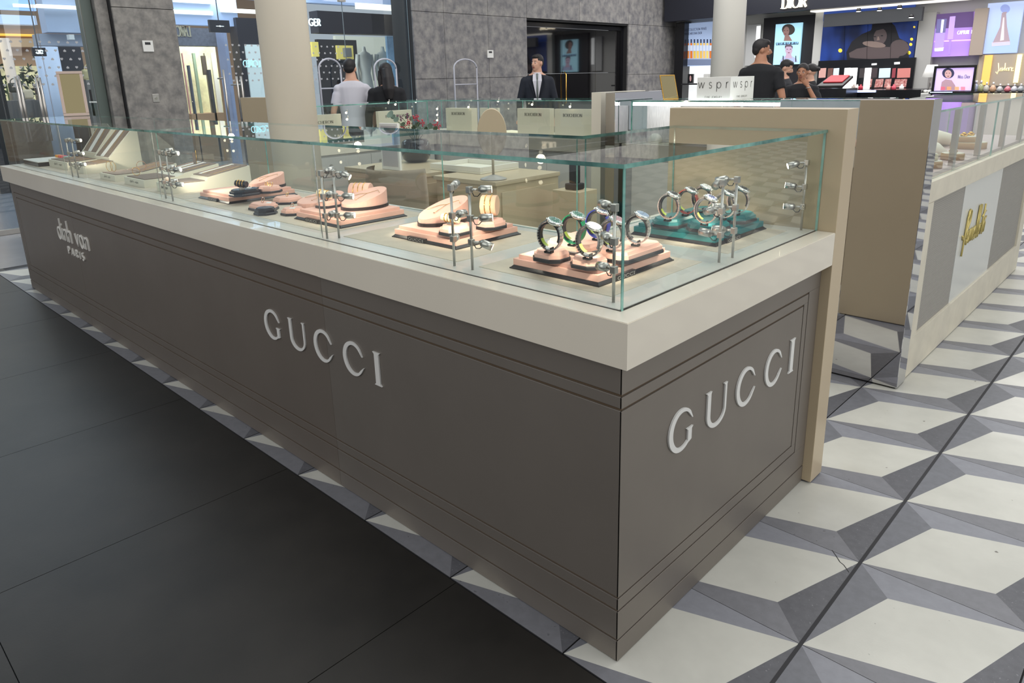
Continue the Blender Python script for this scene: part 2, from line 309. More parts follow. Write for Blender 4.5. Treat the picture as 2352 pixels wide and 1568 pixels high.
# ---------------------------------------------------------------- main counter
ZT, ZH = .812, .92
XL, YW = -5.42, 1.133
ct = thing('display_counter', 'long taupe jewellery counter with ivory top and silver lettering on front and end', 'counter', (-2.7, .3, 0))
b = MB(); b.box((XL+.004, .004, .004), (-.004, .6, ZT), GROOVE); b.box((-.6, .6, .004), (-.004, YW-.001, ZT), GROOVE); b.build('carcass', ct)
s1, s2 = -1.24, -4.02
zs = [.002, .0625, .068, .150, .1555, .188, .1935, .694, .700, .7285, .7345, ZT]
def fpan(name, x0, x1, z0, z1, m=TAUPE): p = MB(); p.box((x0, 0, z0), (x1, .0055, z1), m, bev=.0012); return p.build(name, ct)
def epan(name, y0, y1, z0, z1, m=TAUPE): p = MB(); p.box((0, y0, z0), (-.0055, y1, z1), m, bev=.0012); return p.build(name, ct)
for a, c, m in ((XL, s2, TAUPE2), (s2+.0008, s1, TAUPE2), (s1+.0008, -.0003, TAUPE)):
    lf = a == XL
    fpan('plinth', a, c, zs[0], zs[1], m); fpan('lower_rail', a, c, zs[2], zs[3], m)
    fpan('lower_band', a+(.07 if lf else 0), c, zs[4], zs[5], m); fpan('front_panel', a+(.112 if lf else 0), c, zs[6], zs[7], m)
    fpan('upper_band', a+(.07 if lf else 0), c, zs[8], zs[9], m); fpan('top_rail', a, c, zs[10], zs[11], m)
fpan('end_stile', XL, XL+.064, zs[3]+.0003, zs[10]-.0003, TAUPE2); fpan('band_stile', XL+.07, XL+.106, zs[5]+.0003, zs[8]-.0003, TAUPE2)
epan('plinth', 0, YW, zs[0], zs[1]); epan('lower_rail', 0, YW, zs[2], zs[3]); epan('top_rail', 0, YW, zs[10], zs[11])
epan('lower_band', 0, 1.04, zs[4], zs[5]); epan('upper_band', 0, 1.04, zs[8], zs[9]); epan('end_panel', 0, 1.006, zs[6], zs[7])
epan('band_stile', 1.012, 1.04, zs[5]+.0003, zs[8]-.0003); epan('end_stile', 1.046, YW, zs[3]+.0003, zs[10]-.0003)
for k, (a, c) in enumerate(((-5.453, -3.9603), (-3.96, -1.2033), (-1.203, .032))):
    p = MB()
    if k < 2: p.box((a, -.03, ZT), (c, .62, ZH), SLAB, bev=.0015)
    else: p.prism([(a, -.03), (.032, -.03), (.032, YW-.001), (-.61, YW-.001), (-.61, .62), (a, .62)], ZT, ZH, SLAB, bev=.0015)
    p.build('worktop', ct)
p = MB(); p.prism([(-5.44, .034), (-.034, .034), (-.034, 1.13), (-.585, 1.13), (-.585, .6), (-5.44, .6)], ZH, ZH+.0022, SLABIN, bev=.0008); p.build('inner_top', ct)
for k, (a, c, e, f) in enumerate(((-5.43, .1, -3.99, .53), (-3.955, .115, -2.58, .53), (-2.547, .104, -1.325, .55), (-1.23, .1, -.65, .54), (-.56, .1, -.105, .524), (-.54, .655, -.096, 1.06))):
    p = MB(); p.box((a, c, ZH+.002), (e, f, ZH+.0036), MATB, bev=.0006); p.build('display_mat', ct)
# lettering, cut as thick plates
def bigC(o, w, h, g=False):
    # outline of a high-contrast roman C / G in a w x h box
    out = [(w*.52+w*.52*cos(rad(t)), h*.5+h*.52*sin(rad(t))) for t in range(38, 323, 8)]
    inn = [(w*.56+w*.385*cos(rad(t)), h*.5+h*.425*sin(rad(t))) for t in range(322, 37, -8)]
    return out, inn
def plate_c(mb, P, w, h, dep, g=False):
    n = 34; i = mb.slot(LETTER); ring = []
    for k in range(n+1):
        t = rad(42+(300 if g else 276)*k/n - (0)); 
        if g: t = rad(42+264*k/n)
        ox, oy = w*.52+w*.52*cos(t), h*.5+h*.52*sin(t); ix, iy = w*.565+w*.40*cos(t), h*.5+h*.425*sin(t); ring.append((ox, oy, ix, iy))
    for a, c in zip(ring, ring[1:]):
        q = [(a[0], a[1]), (c[0], c[1]), (c[2], c[3]), (a[2], a[3])]; tp = [mb.bm.verts.new(P(x, y, dep)) for x, y in q]; bt = [mb.bm.verts.new(P(x, y, 0)) for x, y in q]
        for f in [mb.bm.faces.new(tp)]+[mb.bm.faces.new((tp[z], bt[z], bt[(z+1) % 4], tp[(z+1) % 4])) for z in range(4)]: f.material_index = i
    def pl(q):
        tp = [mb.bm.verts.new(P(x, y, dep)) for x, y in q]; bt = [mb.bm.verts.new(P(x, y, 0)) for x, y in q]; m = len(q)
        for f in [mb.bm.faces.new(tp)]+[mb.bm.faces.new((tp[z], bt[z], bt[(z+1) % m], tp[(z+1) % m])) for z in range(m)]: f.material_index = i
    a = ring[0]; pl([(a[0], a[1]), (a[2], a[3]), (w*.985, h*.655), (w*1.015, h*.655)])     # upper beak
    if g:
        pl([(w*.76, h*.44), (w*.82, h*.39), (w*.98, h*.39), (w*1.04, h*.44)]); pl([(w*.82, h*.39), (w*.82, h*.10), (w*.98, h*.13), (w*.98, h*.39)]); c = ring[-1]; pl([(w*.82, h*.10), (c[2], c[3]), (c[0], c[1]), (w*.98, h*.13)])
    else:
        c = ring[-1]; pl([(c[0], c[1]), (w*1.06, h*.335), (w*1.03, h*.335), (c[2], c[3])])
def plate_poly(mb, P, q, dep):
    i = mb.slot(LETTER); tp = [mb.bm.verts.new(P(x, y, dep)) for x, y in q]; bt = [mb.bm.verts.new(P(x, y, 0)) for x, y in q]; m = len(q)
    for f in [mb.bm.faces.new(tp)]+[mb.bm.faces.new((tp[z], bt[z], bt[(z+1) % m], tp[(z+1) % m])) for z in range(m)]: f.material_index = i
def plate_U(mb, P, w, h, dep):
    for q in ([(-.04*w, h), (.22*w, h), (.18*w, .95*h), (.18*w, .36*h), (.02*w, .36*h), (.02*w, .95*h)], [(.84*w, h), (1.03*w, h), (1*w, .95*h), (1*w, .36*h), (.91*w, .36*h), (.91*w, .95*h)]): plate_poly(mb, P, q, dep)
    n = 16; R = []
    for k in range(n+1):
        t = pi+pi*k/n; R.append((w*.51+w*.49*cos(t), .36*h+.38*h*sin(t), w*.545+w*.365*cos(t), .36*h+.285*h*sin(t)))
    for a, c in zip(R, R[1:]): plate_poly(mb, P, [(a[0], a[1]), (c[0], c[1]), (c[2], c[3]), (a[2], a[3])], dep)
def plate_I(mb, P, w, h, dep): plate_poly(mb, P, [(0, h), (w, h), (.8*w, .94*h), (.8*w, .06*h), (w, 0), (0, 0), (.2*w, .06*h), (.2*w, .94*h)], dep)
for org, xd, nd in (((-1.676, -.0005, .4875), (1, 0, 0), (0, -1, 0)), ((.0005, .2, .4895), (0, 1, 0), (1, 0, 0))):
    org, xd, nd = Vector(org), Vector(xd), Vector(nd)
    for ch, x, w in (('G', .0, .114), ('U', .189, .108), ('C', .358, .112), ('C', .542, .112), ('I', .716, .038)):
        mb = MB(); P = lambda a, c, z, x=x: org+xd*(x+a)+Vector((0, 0, c))+nd*z
        {'G': lambda: plate_c(mb, P, w, .116, .005, True), 'C': lambda: plate_c(mb, P, w, .116, .005), 'U': lambda: plate_U(mb, P, w, .114, .005), 'I': lambda: plate_I(mb, P, w, .114, .005)}[ch]()
        mb.build('raised_letter', ct)
def letters(par, s, x0, z, h, width, tv, gap):
    tot = sum(UP[c][0]+gap for c in s)-gap; k = width/(tot*h); x = 0
    for c in s:
        if c != ' ': mb = MB(); text(mb, c, (x0+x*k*h, -.0005, z), (1, 0, 0), (0, 0, 1), h, WHITEL, tv=tv, th=tv, dep=.008, width=UP[c][0]*h*k); mb.build('raised_letter', par, 'white raised letter')
        x += UP[c][0]+gap
letters(ct, 'dinh van', -4.36, .525, .12, .60, .10, .16); letters(ct, 'PARIS', -4.21, .445, .044, .31, .19, .55)
# ---------------------------------------------------------------- glass showcase on the counter
gc = thing('glass_showcase', 'long clear glass showcase with green edges on the ivory counter top', 'showcase', (-2.7, .3, ZH))
GT = .008
def pane(name, a, b_, parent, thin, mats=(None, None), ends=None):
    """thin = axis of the small dimension; the two big faces are clear, the four edges green"""
    E, G = mats[0] or GEDGE, mats[1] or GLASS
    f = {0: {4: G, 5: G}, 1: {2: G, 3: G}, 2: {0: G, 1: G}}[thin]
    if ends: f.update({k: ends[1] for k in ends[0]})
    m = MB(); m.box(a, b_, E, faces=f); return m.build(name, parent)
ys, xe = .028, -.026; GTOP = 1.246
xs_ = [-5.43, -4.083, -1.252-.012, xe]
for a, c in ((-5.43, -4.085), (-4.083, -2.642), (-2.64, -1.262), (-1.26, xe)): pane('front_pane', (a, ys, ZH), (c, ys+GT, GTOP-.01), gc, 1, ends=((4,)+((5,) if c < -1 else ()), GLASS))
pane('end_pane', (xe-GT, ys+GT+.0005, ZH), (xe, 1.131, GTOP-.01), gc, 0)
for a, c in ((-5.43, -4.085), (-4.083, -2.642), (-2.64, -1.262), (-1.26, -.6)): pane('rear_pane', (a, .585, ZH+.003), (c, .585+.006, GTOP-.01), gc, 1, ends=((4,), GLASS))
pane('rear_pane', (-.578, .60, ZH+.003), (-.572, 1.131, GTOP-.01), gc, 0); pane('left_end_pane', (-5.438, ys, ZH), (-5.431, .59, GTOP-.01), gc, 0)
for a, c in ((-5.438, -2.642), (-2.64, -1.262)): pane('top_pane', (a, ys-.004, GTOP-.0095), (c, .595, GTOP), gc, 2, (GEDGE2, GLASS))
m = MB(); m.prism([(-1.26, ys-.004), (xe+.004, ys-.004), (xe+.004, 1.132), (-.582, 1.132), (-.582, .595), (-1.26, .595)], GTOP-.0095, GTOP, GEDGE2)
m.bm.faces.ensure_lookup_table(); gi = m.slot(GLASS); m.bm.faces[0].material_index = gi; m.bm.faces[1].material_index = gi; m.build('top_pane', gc)
for x in (-1.2625, -2.643, -4.086): m = MB(); m.box((x, ys+.0083, ZH+.003), (x+.0025, ys+.0113, GTOP-.012), SILVER); m.build('joint_seal', gc)
# ---------------------------------------------------------------- spotlight posts
def spot_post(x, y, dirs, label, light=None, two=False):
    t = thing('spotlight_post', label, 'spotlight', (x, y, ZH), 'slim steel spotlight posts in the showcase')
    m = MB(); m.tube([(x, y, ZH+.002), (x, y, 1.15)], .0038, STEEL, 10); m.build('post', t)
    for z, (dx, dy, dz) in zip((1.143, 1.066, 1.0), dirs):
        d = Vector((dx, dy, dz)).normalized(); hz = Vector((dx, dy, 0)).normalized(); c = Vector((x, y, z))
        m = MB(); m.box((x-.0072, y-.0072, z-.009), (x+.0072, y+.0072, z+.009), STEEL, bev=.0015); m.tube([c, c+hz*.022], .0035, STEEL, 8)
        m.build('clamp', t)
        h = MB(); p0 = c+hz*.024; h.tube([p0, p0+d*.006, p0+d*.006, p0+d*.036], [.0065, .0105, .0112, .0112], STEEL, 14); ho = h.build('lamp_head', t)
        h = MB(); h.tube([p0+d*.0361, p0+d*.0368], .0092, LAMP, 14); h.build('lens', ho)
        h = MB(); h.tube([c+hz*.008-Vector((0, 0, .008)), c+hz*.012-Vector((0, 0, .017)), c+hz*.022-Vector((0, 0, .018)), p0+d*.006-Vector((0, 0, .01))], .0013, MATBLK, 6); h.build('wire', t)
    if light:
        L = bpy.data.lights.new('case_spot', 'SPOT'); L.energy = light[1]*1.6; L.color = (1, .86, .68); L.spot_size = rad(75); L.spot_blend = .8; L.shadow_soft_size = .02
        o = bpy.data.objects.new('case_spot', L); COL.objects.link(o); o.location = (x+hz.x*.07+light[0][0]*0, y+hz.y*.07, 1.10)
        o.rotation_euler = (Vector(light[0])-o.location).to_track_quat('-Z', 'Y').to_euler()
A3 = [(1, .25, -.15), (1, .1, -.05), (1, -.1, -.35)]
spot_post(-.551, .068, [(.76, .74, 0), (.76, .70, .03), (.75, .6, -.42)], 'right post of the pair beside the front pink watch tray, heads to the right', ((-.35, .35, .93), 3.2))
spot_post(-.623, .066, [(-.5, .8, .1), (-.2, 1, -.1), (-.6, .7, -.2)], 'left post of the pair at the front right, heads turned away from view', ((-.9, .35, .95), 3.6))
spot_post(-1.219, .076, [(.8, .6, -.5), (.78, .72, -.1), (.8, .66, 0)], 'right post of the pair by the pink tray with the oval wedge', ((-1.0, .38, .95), 3.2))
spot_post(-1.245, .046, [(-.3, 1, .2), (-.4, .8, 0), (-.3, .8, 0)], 'left post of the pair by the glass joint, heads turned inward', ((-1.6, .35, .93), 3.4))
spot_post(-.076, .068, [(-.9, .4, 0), (-.8, .5, .05), (-.9, .3, -.1)], 'post just inside the near glass corner of the showcase', ((-.3, .3, .93), 3.6))
spot_post(-.068, .55, [(-.6, .5, -.45), (-.7, .2, -.2), (-.9, -.1, .1)], 'post in front of the teal watch tray, lamp heads pointing left', ((-.32, .4, .93), 2.4))
spot_post(-.065, .622, [(-.9, -.1, -.2), (-.7, -.4, 0), (-.9, -.2, 0)], 'post behind another in front of the teal watch tray', ((-.32, .85, .95), 3.8))
spot_post(-.066, 1.098, [(-.8, -.6, -.3), (-.9, -.4, .1), (-.9, -.4, 0)], 'post at the far end of the showcase against the beige gable', ((-.35, .95, .95), 3.2))
spot_post(-2.575, .062, [(.8, .66, -.1), (.8, .66, 0), (.8, .64, -.05)], 'right post of the pair between cream boxes and pink tray', ((-2.3, .35, .95), 3.6))
spot_post(-2.682, .072, [(.3, 1, .1), (.2, 1, 0), (.3, 1, .05)], 'left post of the pair between cream boxes and pink tray', ((-2.95, .4, .95), 3.6))
spot_post(-4.045, .085, [(.8, .62, 0), (.78, .64, 0), (.8, .6, .05)], 'right post of the pair near the long end of the showcase', ((-3.7, .35, 1.0), 4.0))
spot_post(-4.12, .075, [(-.8, .6, 0), (.4, .8, .1), (.5, .7, 0)], 'left post of the pair near the long end of the showcase', ((-4.6, .4, 1.0), 4.0))
# ---------------------------------------------------------------- trays, pads, wedges
ZM = ZH+.0036
def oct_(w, d, c): return [(-w+c, -d), (w-c, -d), (w, -d+c), (w, d-c), (w-c, d), (-w+c, d), (-w, d-c), (-w, -d+c)]
def tray(x0, y0, x1, y1, col, side, label, rev=False):
    cx, cyy = (x0+x1)/2, (y0+y1)/2; t = thing('display_tray', label, 'display tray', (cx, cyy, ZM), 'rectangular watch and jewel trays'); a, b2 = (x1-x0)/2, (y1-y0)/2
    T = Matrix.Translation((cx, cyy, 0)); r = lambda q, e=0: [(-a+q, -b2+q), (a-q, -b2+q), (a-q, b2-q), (-a+q, b2-q)]
    m = MB(); m.prism(r(0), ZM, ZM+.003, EDGEB, M=T); m.prism(r(.002), ZM+.003, ZM+.007, EDGEB, top=r(.006), M=T); m.prism(r(.006), ZM+.007, ZM+.010, EDGEB, top=r(.009), M=T); m.build('black_rim', t)
    m = MB(); m.prism(r(.008), ZM+.010, ZM+.038, col, M=T, bev=.011); m.build('padded_top', t)
    m = MB(); N = (0, -1, 0)
    if side == 'f': o = Vector((cx-.037+(-.03 if not rev else 0), y0-.001, ZM+.001)); m.box(o+Vector((-.008, -.002, -.001)), o+Vector((.082, .01, .014)), EDGEB, bev=.001); xd = Vector((1, 0, 0)); nn = Vector((0, -.0022, 0)); L = .074
    else: o = Vector((x1+.001, cyy-.10, ZM+.001)); m.box(o+Vector((.002, -.008, -.001)), o+Vector((-.01, .082, .014)), EDGEB, bev=.001); xd = Vector((0, 1, 0)); nn = Vector((.0022, 0, 0)); L = .074
    p = m.build('name_plate', t); m = MB(); text(m, 'GUCCI', o+nn+Vector((0, 0, .003)), xd, (0, 0, 1), .0078, LETTER, tv=.17, th=.1, gap=.22, dep=.001, width=L, serif=.08); m.build('plate_letters', p)
    return t
ZTr = ZM+.038
tray(-2.554, .171, -2.24, .512, PINK, 'f', 'pink tray with black rim nearest the cream boxes', True)
tray(-1.67, .166, -1.348, .469, PINK, 'f', 'pink tray with black rim holding one large oval wedge')
tray(-1.084, .195, -.760, .488, PINK, 'f', 'pink tray carrying an oval wedge and an upright bracelet roll')
tray(-.48, .141, -.173, .489, PINK, 'e', 'pink tray full of watches at the near glass corner')
tray(-.47, .705, -.161, 1.046, TEAL, 'e', 'teal tray full of watches at the far end')
NP = [0]
def pad(x, y, w, d, z, col, label, cut=.3, hb=.010, ht=.018, cat='display pad', name='display_pad', extra=None, rz=0):
    t = thing(name, label, cat, (x, y, z), 'octagonal display pads'); T = Matrix.Translation((x, y, 0)) @ Matrix.Rotation(rz, 4, 'Z'); c = min(w, d)*cut*.85
    m = MB(); m.prism(oct_(w/2, d/2, c), z, z+hb*.75, EDGEB, M=T); m.prism(oct_(w/2, d/2, c), z+hb*.75, z+hb, EDGEB, top=oct_(w/2-.002, d/2-.002, c), M=T); m.build('rim', t)
    m = MB(); m.prism(oct_(w/2-.003, d/2-.003, c), z+hb, z+hb+ht*.55, col, M=T); m.prism(oct_(w/2-.007, d/2-.007, c*.9), z+hb+ht*.5, z+hb+ht, col, top=oct_(w/2-.011, d/2-.011, c*.85), M=T); m.build('padded_top', t)
    if extra: extra(t, Vector((x, y, z+hb+ht)))
    return t
def wedge(x, y, rx, ry, h0, h1, z, label, ax=(0, 1)):
    t = thing('oval_display_wedge', label, 'display wedge', (x, y, z), 'sloping oval display wedges'); n = 32
    m = MB(); m.prism(ell(x, y, rx+.004, ry+.004, n), z, z+.012, EDGEB); m.build('rim', t)
    f = lambda q: h0+(h1-h0)*(((q[0]-x)*ax[0]/rx+(q[1]-y)*ax[1]/ry)+1)/2
    m = MB(); E0 = ell(x, y, rx, ry, n); m.prism([(p[0], p[1], z+.012) for p in E0], 0, 0, PINK, top=[(p[0], p[1], z+.012+f(p)) for p in E0], bev=.002); m.build('sloping_pad', t)
    # necklace lying on the slope: rests there, a thing of its own
    def S(u, v): px, py = x+rx*u, y+ry*v; return (px, py, z+.0145+f((px, py)))
    nk = MB(); nk.tube([S(-.72, -.35), S(-.35, .05), S(0, .15), S(.3, .55), S(.75, .35)], .0008, GOLD, 5); nk.tube([S(0, .15), S(.15, -.45)], .0007, GOLD, 5); nk.ball(S(.15, -.5), (.003, .003, .002), ROSE, 6)
    tag(nk.build('necklace'), 'fine gold necklace on the ' + ' '.join(label.split()[:10]), 'necklace', 'fine gold necklaces on the wedges')
    return t
wedge(-2.345, .42, .062, .085, .012, .055, ZTr, 'oval pink wedge at the back of the tray nearest the cream boxes')
wedge(-1.80, .37, .09, .10, .02, .05, ZM, 'oval pink wedge lying between two pink trays on the mat')
wedge(-1.475, .365, .072, .095, .01, .058, ZTr, 'large oval pink wedge on the tray with one wedge')
wedge(-.985, .345, .062, .10, .012, .068, ZTr, 'oval pink wedge with a rose gold chain in the third pink tray')
def ring_top(col=GOLD, n=2, r=.0085):
    def f(t, p):
        for k in range(n):
            m = MB(); q = p+Vector(((k-(n-1)/2)*.024, 0, r)); L = [q+Vector((r*cos(2*pi*j/16), .35*r*sin(2*pi*j/16), r*sin(2*pi*j/16))) for j in range(17)]; m.tube(L, .0012, col, 6, cap=False); m.ball(q+Vector((0, 0, r)), .0022, SILVER, 6)
            NP[0] += 1; tag(m.build('ring'), ['left', 'middle', 'right'][k if n > 2 else 2*k]*(n > 1)+' small ring on the ' + ' '.join(t['label'].split()[:11]), 'ring', 'small rings standing on the pads')
    return f
def roll(x, y, z, r, L, ax, col, label, bands=2):
    """cylindrical bolster on a small foot, with chain bracelets round it"""
    t = thing('bracelet_roll', label, 'bracelet roll', (x, y, z)); a = Vector(ax).normalized(); c = Vector((x, y, z+r+.008))
    m = MB(); m.tube([c-a*L/2, c-a*(L/2-.002), c+a*(L/2-.002), c+a*L/2], [r*.94, r, r, r*.94], col, 28); m.build('bolster', t)
    m = MB(); m.box((x-.008, y-.008, z), (x+.008, y+.008, z+.012), SILVER if col is not BLACK else STEEL); m.build('foot', t)
    u = a.cross(Vector((0, 0, 1))).normalized(); w_ = Vector((0, 0, 1))
    for k in range(bands):
        q = c+a*L*((k+.5)/bands-.5)*.7; m = MB(); m.tube([q+(u*cos(2*pi*j/30)+w_*sin(2*pi*j/30))*(r+.0014) for j in range(31)], [.0011+.0008*(j % 2) for j in range(31)], GOLD, 6, cap=False)
        tag(m.build('bracelet'), ['leftmost', 'second', 'third', 'rightmost'][k if k < bands-1 else 3]+' gold band on the '+' '.join(label.replace('with gold rings ', '').replace('with two fine chains ', '').replace('with chains ', '').replace('stacked with rings ', '').split()[:11]), 'bracelet', 'gold bracelets on the rolls')
    return t
pad(-2.20, .235, .10, .13, ZTr, BLACK, 'black octagonal pad at the front of the tray nearest the cream boxes')
roll(-2.205, .225, ZTr+.028, .014, .055, (.9, .5, -.1), BLACK, 'small black roll with gold rings on the black pad', 3)
pad(-2.185, .345, .10, .10, ZTr, PINK, 'pink pad with rings behind the black pad', extra=ring_top(GOLD, 3))
pad(-1.985, .205, .13, .10, ZM, PINK, 'pink pad with a card on the open mat', extra=ring_top(ROSE, 1, .011))
pad(-1.868, .152, .085, .085, ZM, BLACK, 'small black pad on the open mat')
pad(-2.06, .36, .12, .12, ZM, PINK, 'pink pad with chains at the back of the open mat', extra=ring_top(GOLD, 1))
pad(-1.768, .218, .085, .09, ZM, PINK, 'small pink pad with a white card in the middle of the mat', extra=ring_top(ROSE, 1))
pad(-1.66, .245, .10, .12, ZTr, PINK, 'pink pad at the left front of the tray with one wedge') if False else None
pad(-1.602, .285, .08, .10, ZTr, PINK, 'pink pad under the cream roll in the second pink tray')
roll(-1.61, .275, ZTr+.028, .015, .06, (.9, .45, -.15), mat('cream_suede', 'f0d9b8', .6), 'small cream roll with gold rings in the second pink tray', 3)
roll(-1.575, .42, ZTr, .036, .085, (.75, .5, 0), PINK, 'large pink roll with chains in the second pink tray', 3)
pad(-.815, .245, .095, .10, ZTr, PINK, 'pink pad at the front of the third pink tray')
roll(-.825, .235, ZTr+.028, .012, .06, (.9, .4, -.12), mat('cream_suede', 'f0d9b8', .6), 'small cream roll stacked with rings in the third pink tray', 4)
pad(-.785, .375, .085, .10, ZTr, PINK, 'pink pad at the back of the third pink tray', extra=ring_top(GOLD, 1, .007))
roll(-.80, .385, ZTr+.03, .033, .052, (.85, .5, 0), mat('pale_pink_suede', 'f0c4a4', .7), 'upright pale pink roll with two fine chains in the third pink tray', 2)
m = MB(); m.box((-.011, -.007, 0), (.011, .007, .0012), WHITE); cme = m.mesh('price_card')
for x, y, z, l in ((-1.745, .205, ZM+.029, 'pink pad in the middle of the mat'), (-1.955, .215, ZM+.029, 'pink pad by the small black pad'), (-1.585, .245, ZTr+.029, 'pad under the cream roll'), (-2.19, .25, ZTr+.03, 'black pad by the cream boxes')):
    o = bpy.data.objects.new('price_card', cme); COL.objects.link(o); o.location = (x, y, z); o.rotation_euler = (.2, 0, .5); tag(o, 'tiny white price card on the ' + l, 'card', 'tiny price cards')
# ---------------------------------------------------------------- watches on their stands
def watch(x, y, z, rz, dial, strap, label, R=.0345, sticker=True, rug=False):
    """rolled-up watch standing on its clasp on a small hook; hoop axis horizontal, local X"""
    t = thing('wrist_watch', label, 'watch', (x, y, z), 'wrist watches on hook stands', rz=rz)
    c = Vector((0, 0, R+.013)); N = 26; SM = strap
    pt = lambda a, r, k=0: c+Vector((k, r*cos(a)*.92, r*sin(a)*1.06))
    # inner dark cushion
    m = MB(); i = m.slot(DARKG)
    for j in range(22):
        a0, a1 = rad(-60+j*270/22), rad(-60+(j+1)*270/22); w_ = .007
        q = [pt(a0, R-.006, -w_), pt(a1, R-.006, -w_), pt(a1, R-.006, w_), pt(a0, R-.006, w_)]; q2 = [pt(a0, R-.0015, -w_), pt(a1, R-.0015, -w_), pt(a1, R-.0015, w_), pt(a0, R-.0015, w_)]
        V = [m.bm.verts.new(p) for p in q]; W = [m.bm.verts.new(p) for p in q2]
        for f in [V, W[::-1]]+[(V[k], V[(k+1) % 4], W[(k+1) % 4], W[k]) for k in range(4)]: m.bm.faces.new(f).material_index = i
    m.build('inner_cushion', t)
    m = MB(); i = m.slot(SM)
    A0, A1 = (78, 372)
    for j in range(N):   # bracelet: links
        a0 = rad(113+32+(360-64)*j/N); a1 = rad(113+32+(360-64)*(j+.88)/N) if SM is SILVER else rad(113+32+(360-64)*(j+1)/N)
        rows = (-.0088, -.0032), (-.0028, .0028), (.0032, .0088)
        for (w0, w1), h in zip(rows if SM is SILVER else ((-.009, .009),), (.0032, .004, .0032)):
            q = [pt(a0, R, w0), pt(a1, R, w0), pt(a1, R, w1), pt(a0, R, w1)]; q2 = [pt(a0, R+h, w0), pt(a1, R+h, w0), pt(a1, R+h, w1), pt(a0, R+h, w1)]
            V = [m.bm.verts.new(p) for p in q]; W = [m.bm.verts.new(p) for p in q2]
            for f in [V, W[::-1]]+[(V[k], V[(k+1) % 4], W[(k+1) % 4], W[k]) for k in range(4)]: m.bm.faces.new(f).material_index = i
    m.build('bracelet', t)
    # case tilted towards the viewer at the top of the hoop
    aT = rad(113); cc = pt(aT, R+.002); M = Matrix.Translation(cc) @ Matrix.Rotation(rad(23), 4, 'X') @ Matrix.Scale(1.08, 4)
    m = MB(); m.lathe([(.014, -.004), (.0185, -.003), (.019, .003), (.0175, .0052), (.0155, .0052)], SILVER, n=28, M=M)
    for sx in (-1, 1):
        for sy in (-1, 1): m.box((sx*.006-.0025, sy*.015-.005, -.003), (sx*.006+.0025, sy*.015+.005, .002), SILVER, bev=.0008, M=M)
    m.box((.018, -.0022, -.002), (.0225, .0022, .0022), SILVER, bev=.0008, M=M); co = m.build('watch_case', t)
    m = MB(); m.lathe([(.0152, .0049), (.0152, .0053)], dial, n=28, M=M)
    for k in range(12):
        a = 2*pi*k/12; m.box((-.0006, .0105, .0053), (.0006, .0135, .0058), WHITE, M=M @ Matrix.Rotation(a, 4, 'Z'))
    m.box((-.0005, 0, .0056), (.0005, .009, .006), SILVER, M=M @ Matrix.Rotation(.9, 4, 'Z')); m.box((-.0005, 0, .0056), (.0005, .012, .006), SILVER, M=M @ Matrix.Rotation(-1.3, 4, 'Z')); m.build('dial', co)
    if sticker:
        m = MB(); a0, a1 = rad(-72), rad(-20); L = [pt(a0+(a1-a0)*k/5, R-.0066) for k in range(6)]
        i = m.slot(mat('lime_protective_film', 'aabf4a', .4))
        for p, q in zip(L, L[1:]):
            f = m.bm.faces.new([m.bm.verts.new(p+Vector((-.007, 0, 0))), m.bm.verts.new(q+Vector((-.007, 0, 0))), m.bm.verts.new(q+Vector((.007, 0, 0))), m.bm.verts.new(p+Vector((.007, 0, 0)))]); f.material_index = i
        m.build('protective_film', t)
    m = MB(); m.box((-.008, -.0065, 0), (.008, -.0035, .016), MATBLK, bev=.0008); m.box((-.008, -.0035, 0), (.008, .014, .0025), MATBLK, bev=.0006); m.box((-.008, .012, .0025), (.008, .0145, .006), MATBLK, bev=.0006)
    m.build('hook_stand', t)
    return t
DG = mat('green_dial', '2f6f5f', .3); DB = mat('navy_dial', '27325c', .3); DK = mat('black_dial', '23262b', .3); DW = mat('white_dial', 'dcdcd8', .3); DP = mat('pink_dial', 'b98a92', .3); DBL = mat('pale_blue_dial', '9fb2cc', .3)
SG = mat('green_rubber', '1c8a5e', .45); SB = mat('blue_rubber', '27348f', .45); SR = mat('red_green_nylon', '8a3a32', .6)
ZP = ZTr+.028
pad(-.353, .172, .095, .085, ZTr, PINK, 'pink pad under the steel watch with green dial', cut=.28)
pad(-.232, .178, .09, .085, ZTr, PINK, 'pink pad at the near corner under the white dial watch', cut=.28)
pad(-.215, .335, .105, .20, ZTr, PINK, 'long pink pad under two watches on the right of the tray', cut=.2)
pad(-.375, .335, .16, .19, ZTr, PINK, 'broad pink pad under the green and blue strap watches', cut=.2)
def wat(u, v, *a, z=None, **k):
    p = on(u, v, 2, ZP if z is None else z); return watch(p.x, p.y, ZP if z is None else z, *a, **k)
RW = rad(101)
wat(1264, 581, RW, DG, SILVER, 'steel bracelet watch with green dial, leftmost on the near pink tray')
wat(1317, 565, RW, DG, SG, 'watch with bright green strap and green dial')
wat(1373, 552, RW, DB, SB, 'watch with blue strap and navy dial behind the others')
wat(1353, 596, RW, DW, SILVER, 'steel watch with white dial on the nearest pink pad')
wat(1406, 578, RW, DP, SILVER, 'steel watch with pink dial beside the near corner post')
wat(1463, 565, RW, DBL, SILVER, 'small steel watch with pale blue dial, rightmost on the pink tray', sticker=False)
pad(-.345, .765, .10, .15, ZTr, TEAL, 'teal pad at the left front of the teal tray', cut=.25)
pad(-.222, .765, .105, .13, ZTr, TEAL, 'teal pad at the right front of the teal tray', cut=.25)
pad(-.335, .93, .11, .14, ZTr, TEAL, 'teal pad at the back left of the teal tray', cut=.25)
pad(-.215, .94, .10, .12, ZTr, TEAL, 'teal pad at the back right of the teal tray', cut=.25)
wat(1536, 508, RW, DK, SILVER, 'steel watch at the left of the teal tray')
wat(1577, 496, RW, DK, SR, 'black dial watch with red and green strap on the teal tray')
wat(1611, 488, RW, DW, SILVER, 'white dial watch at the back of the teal tray')
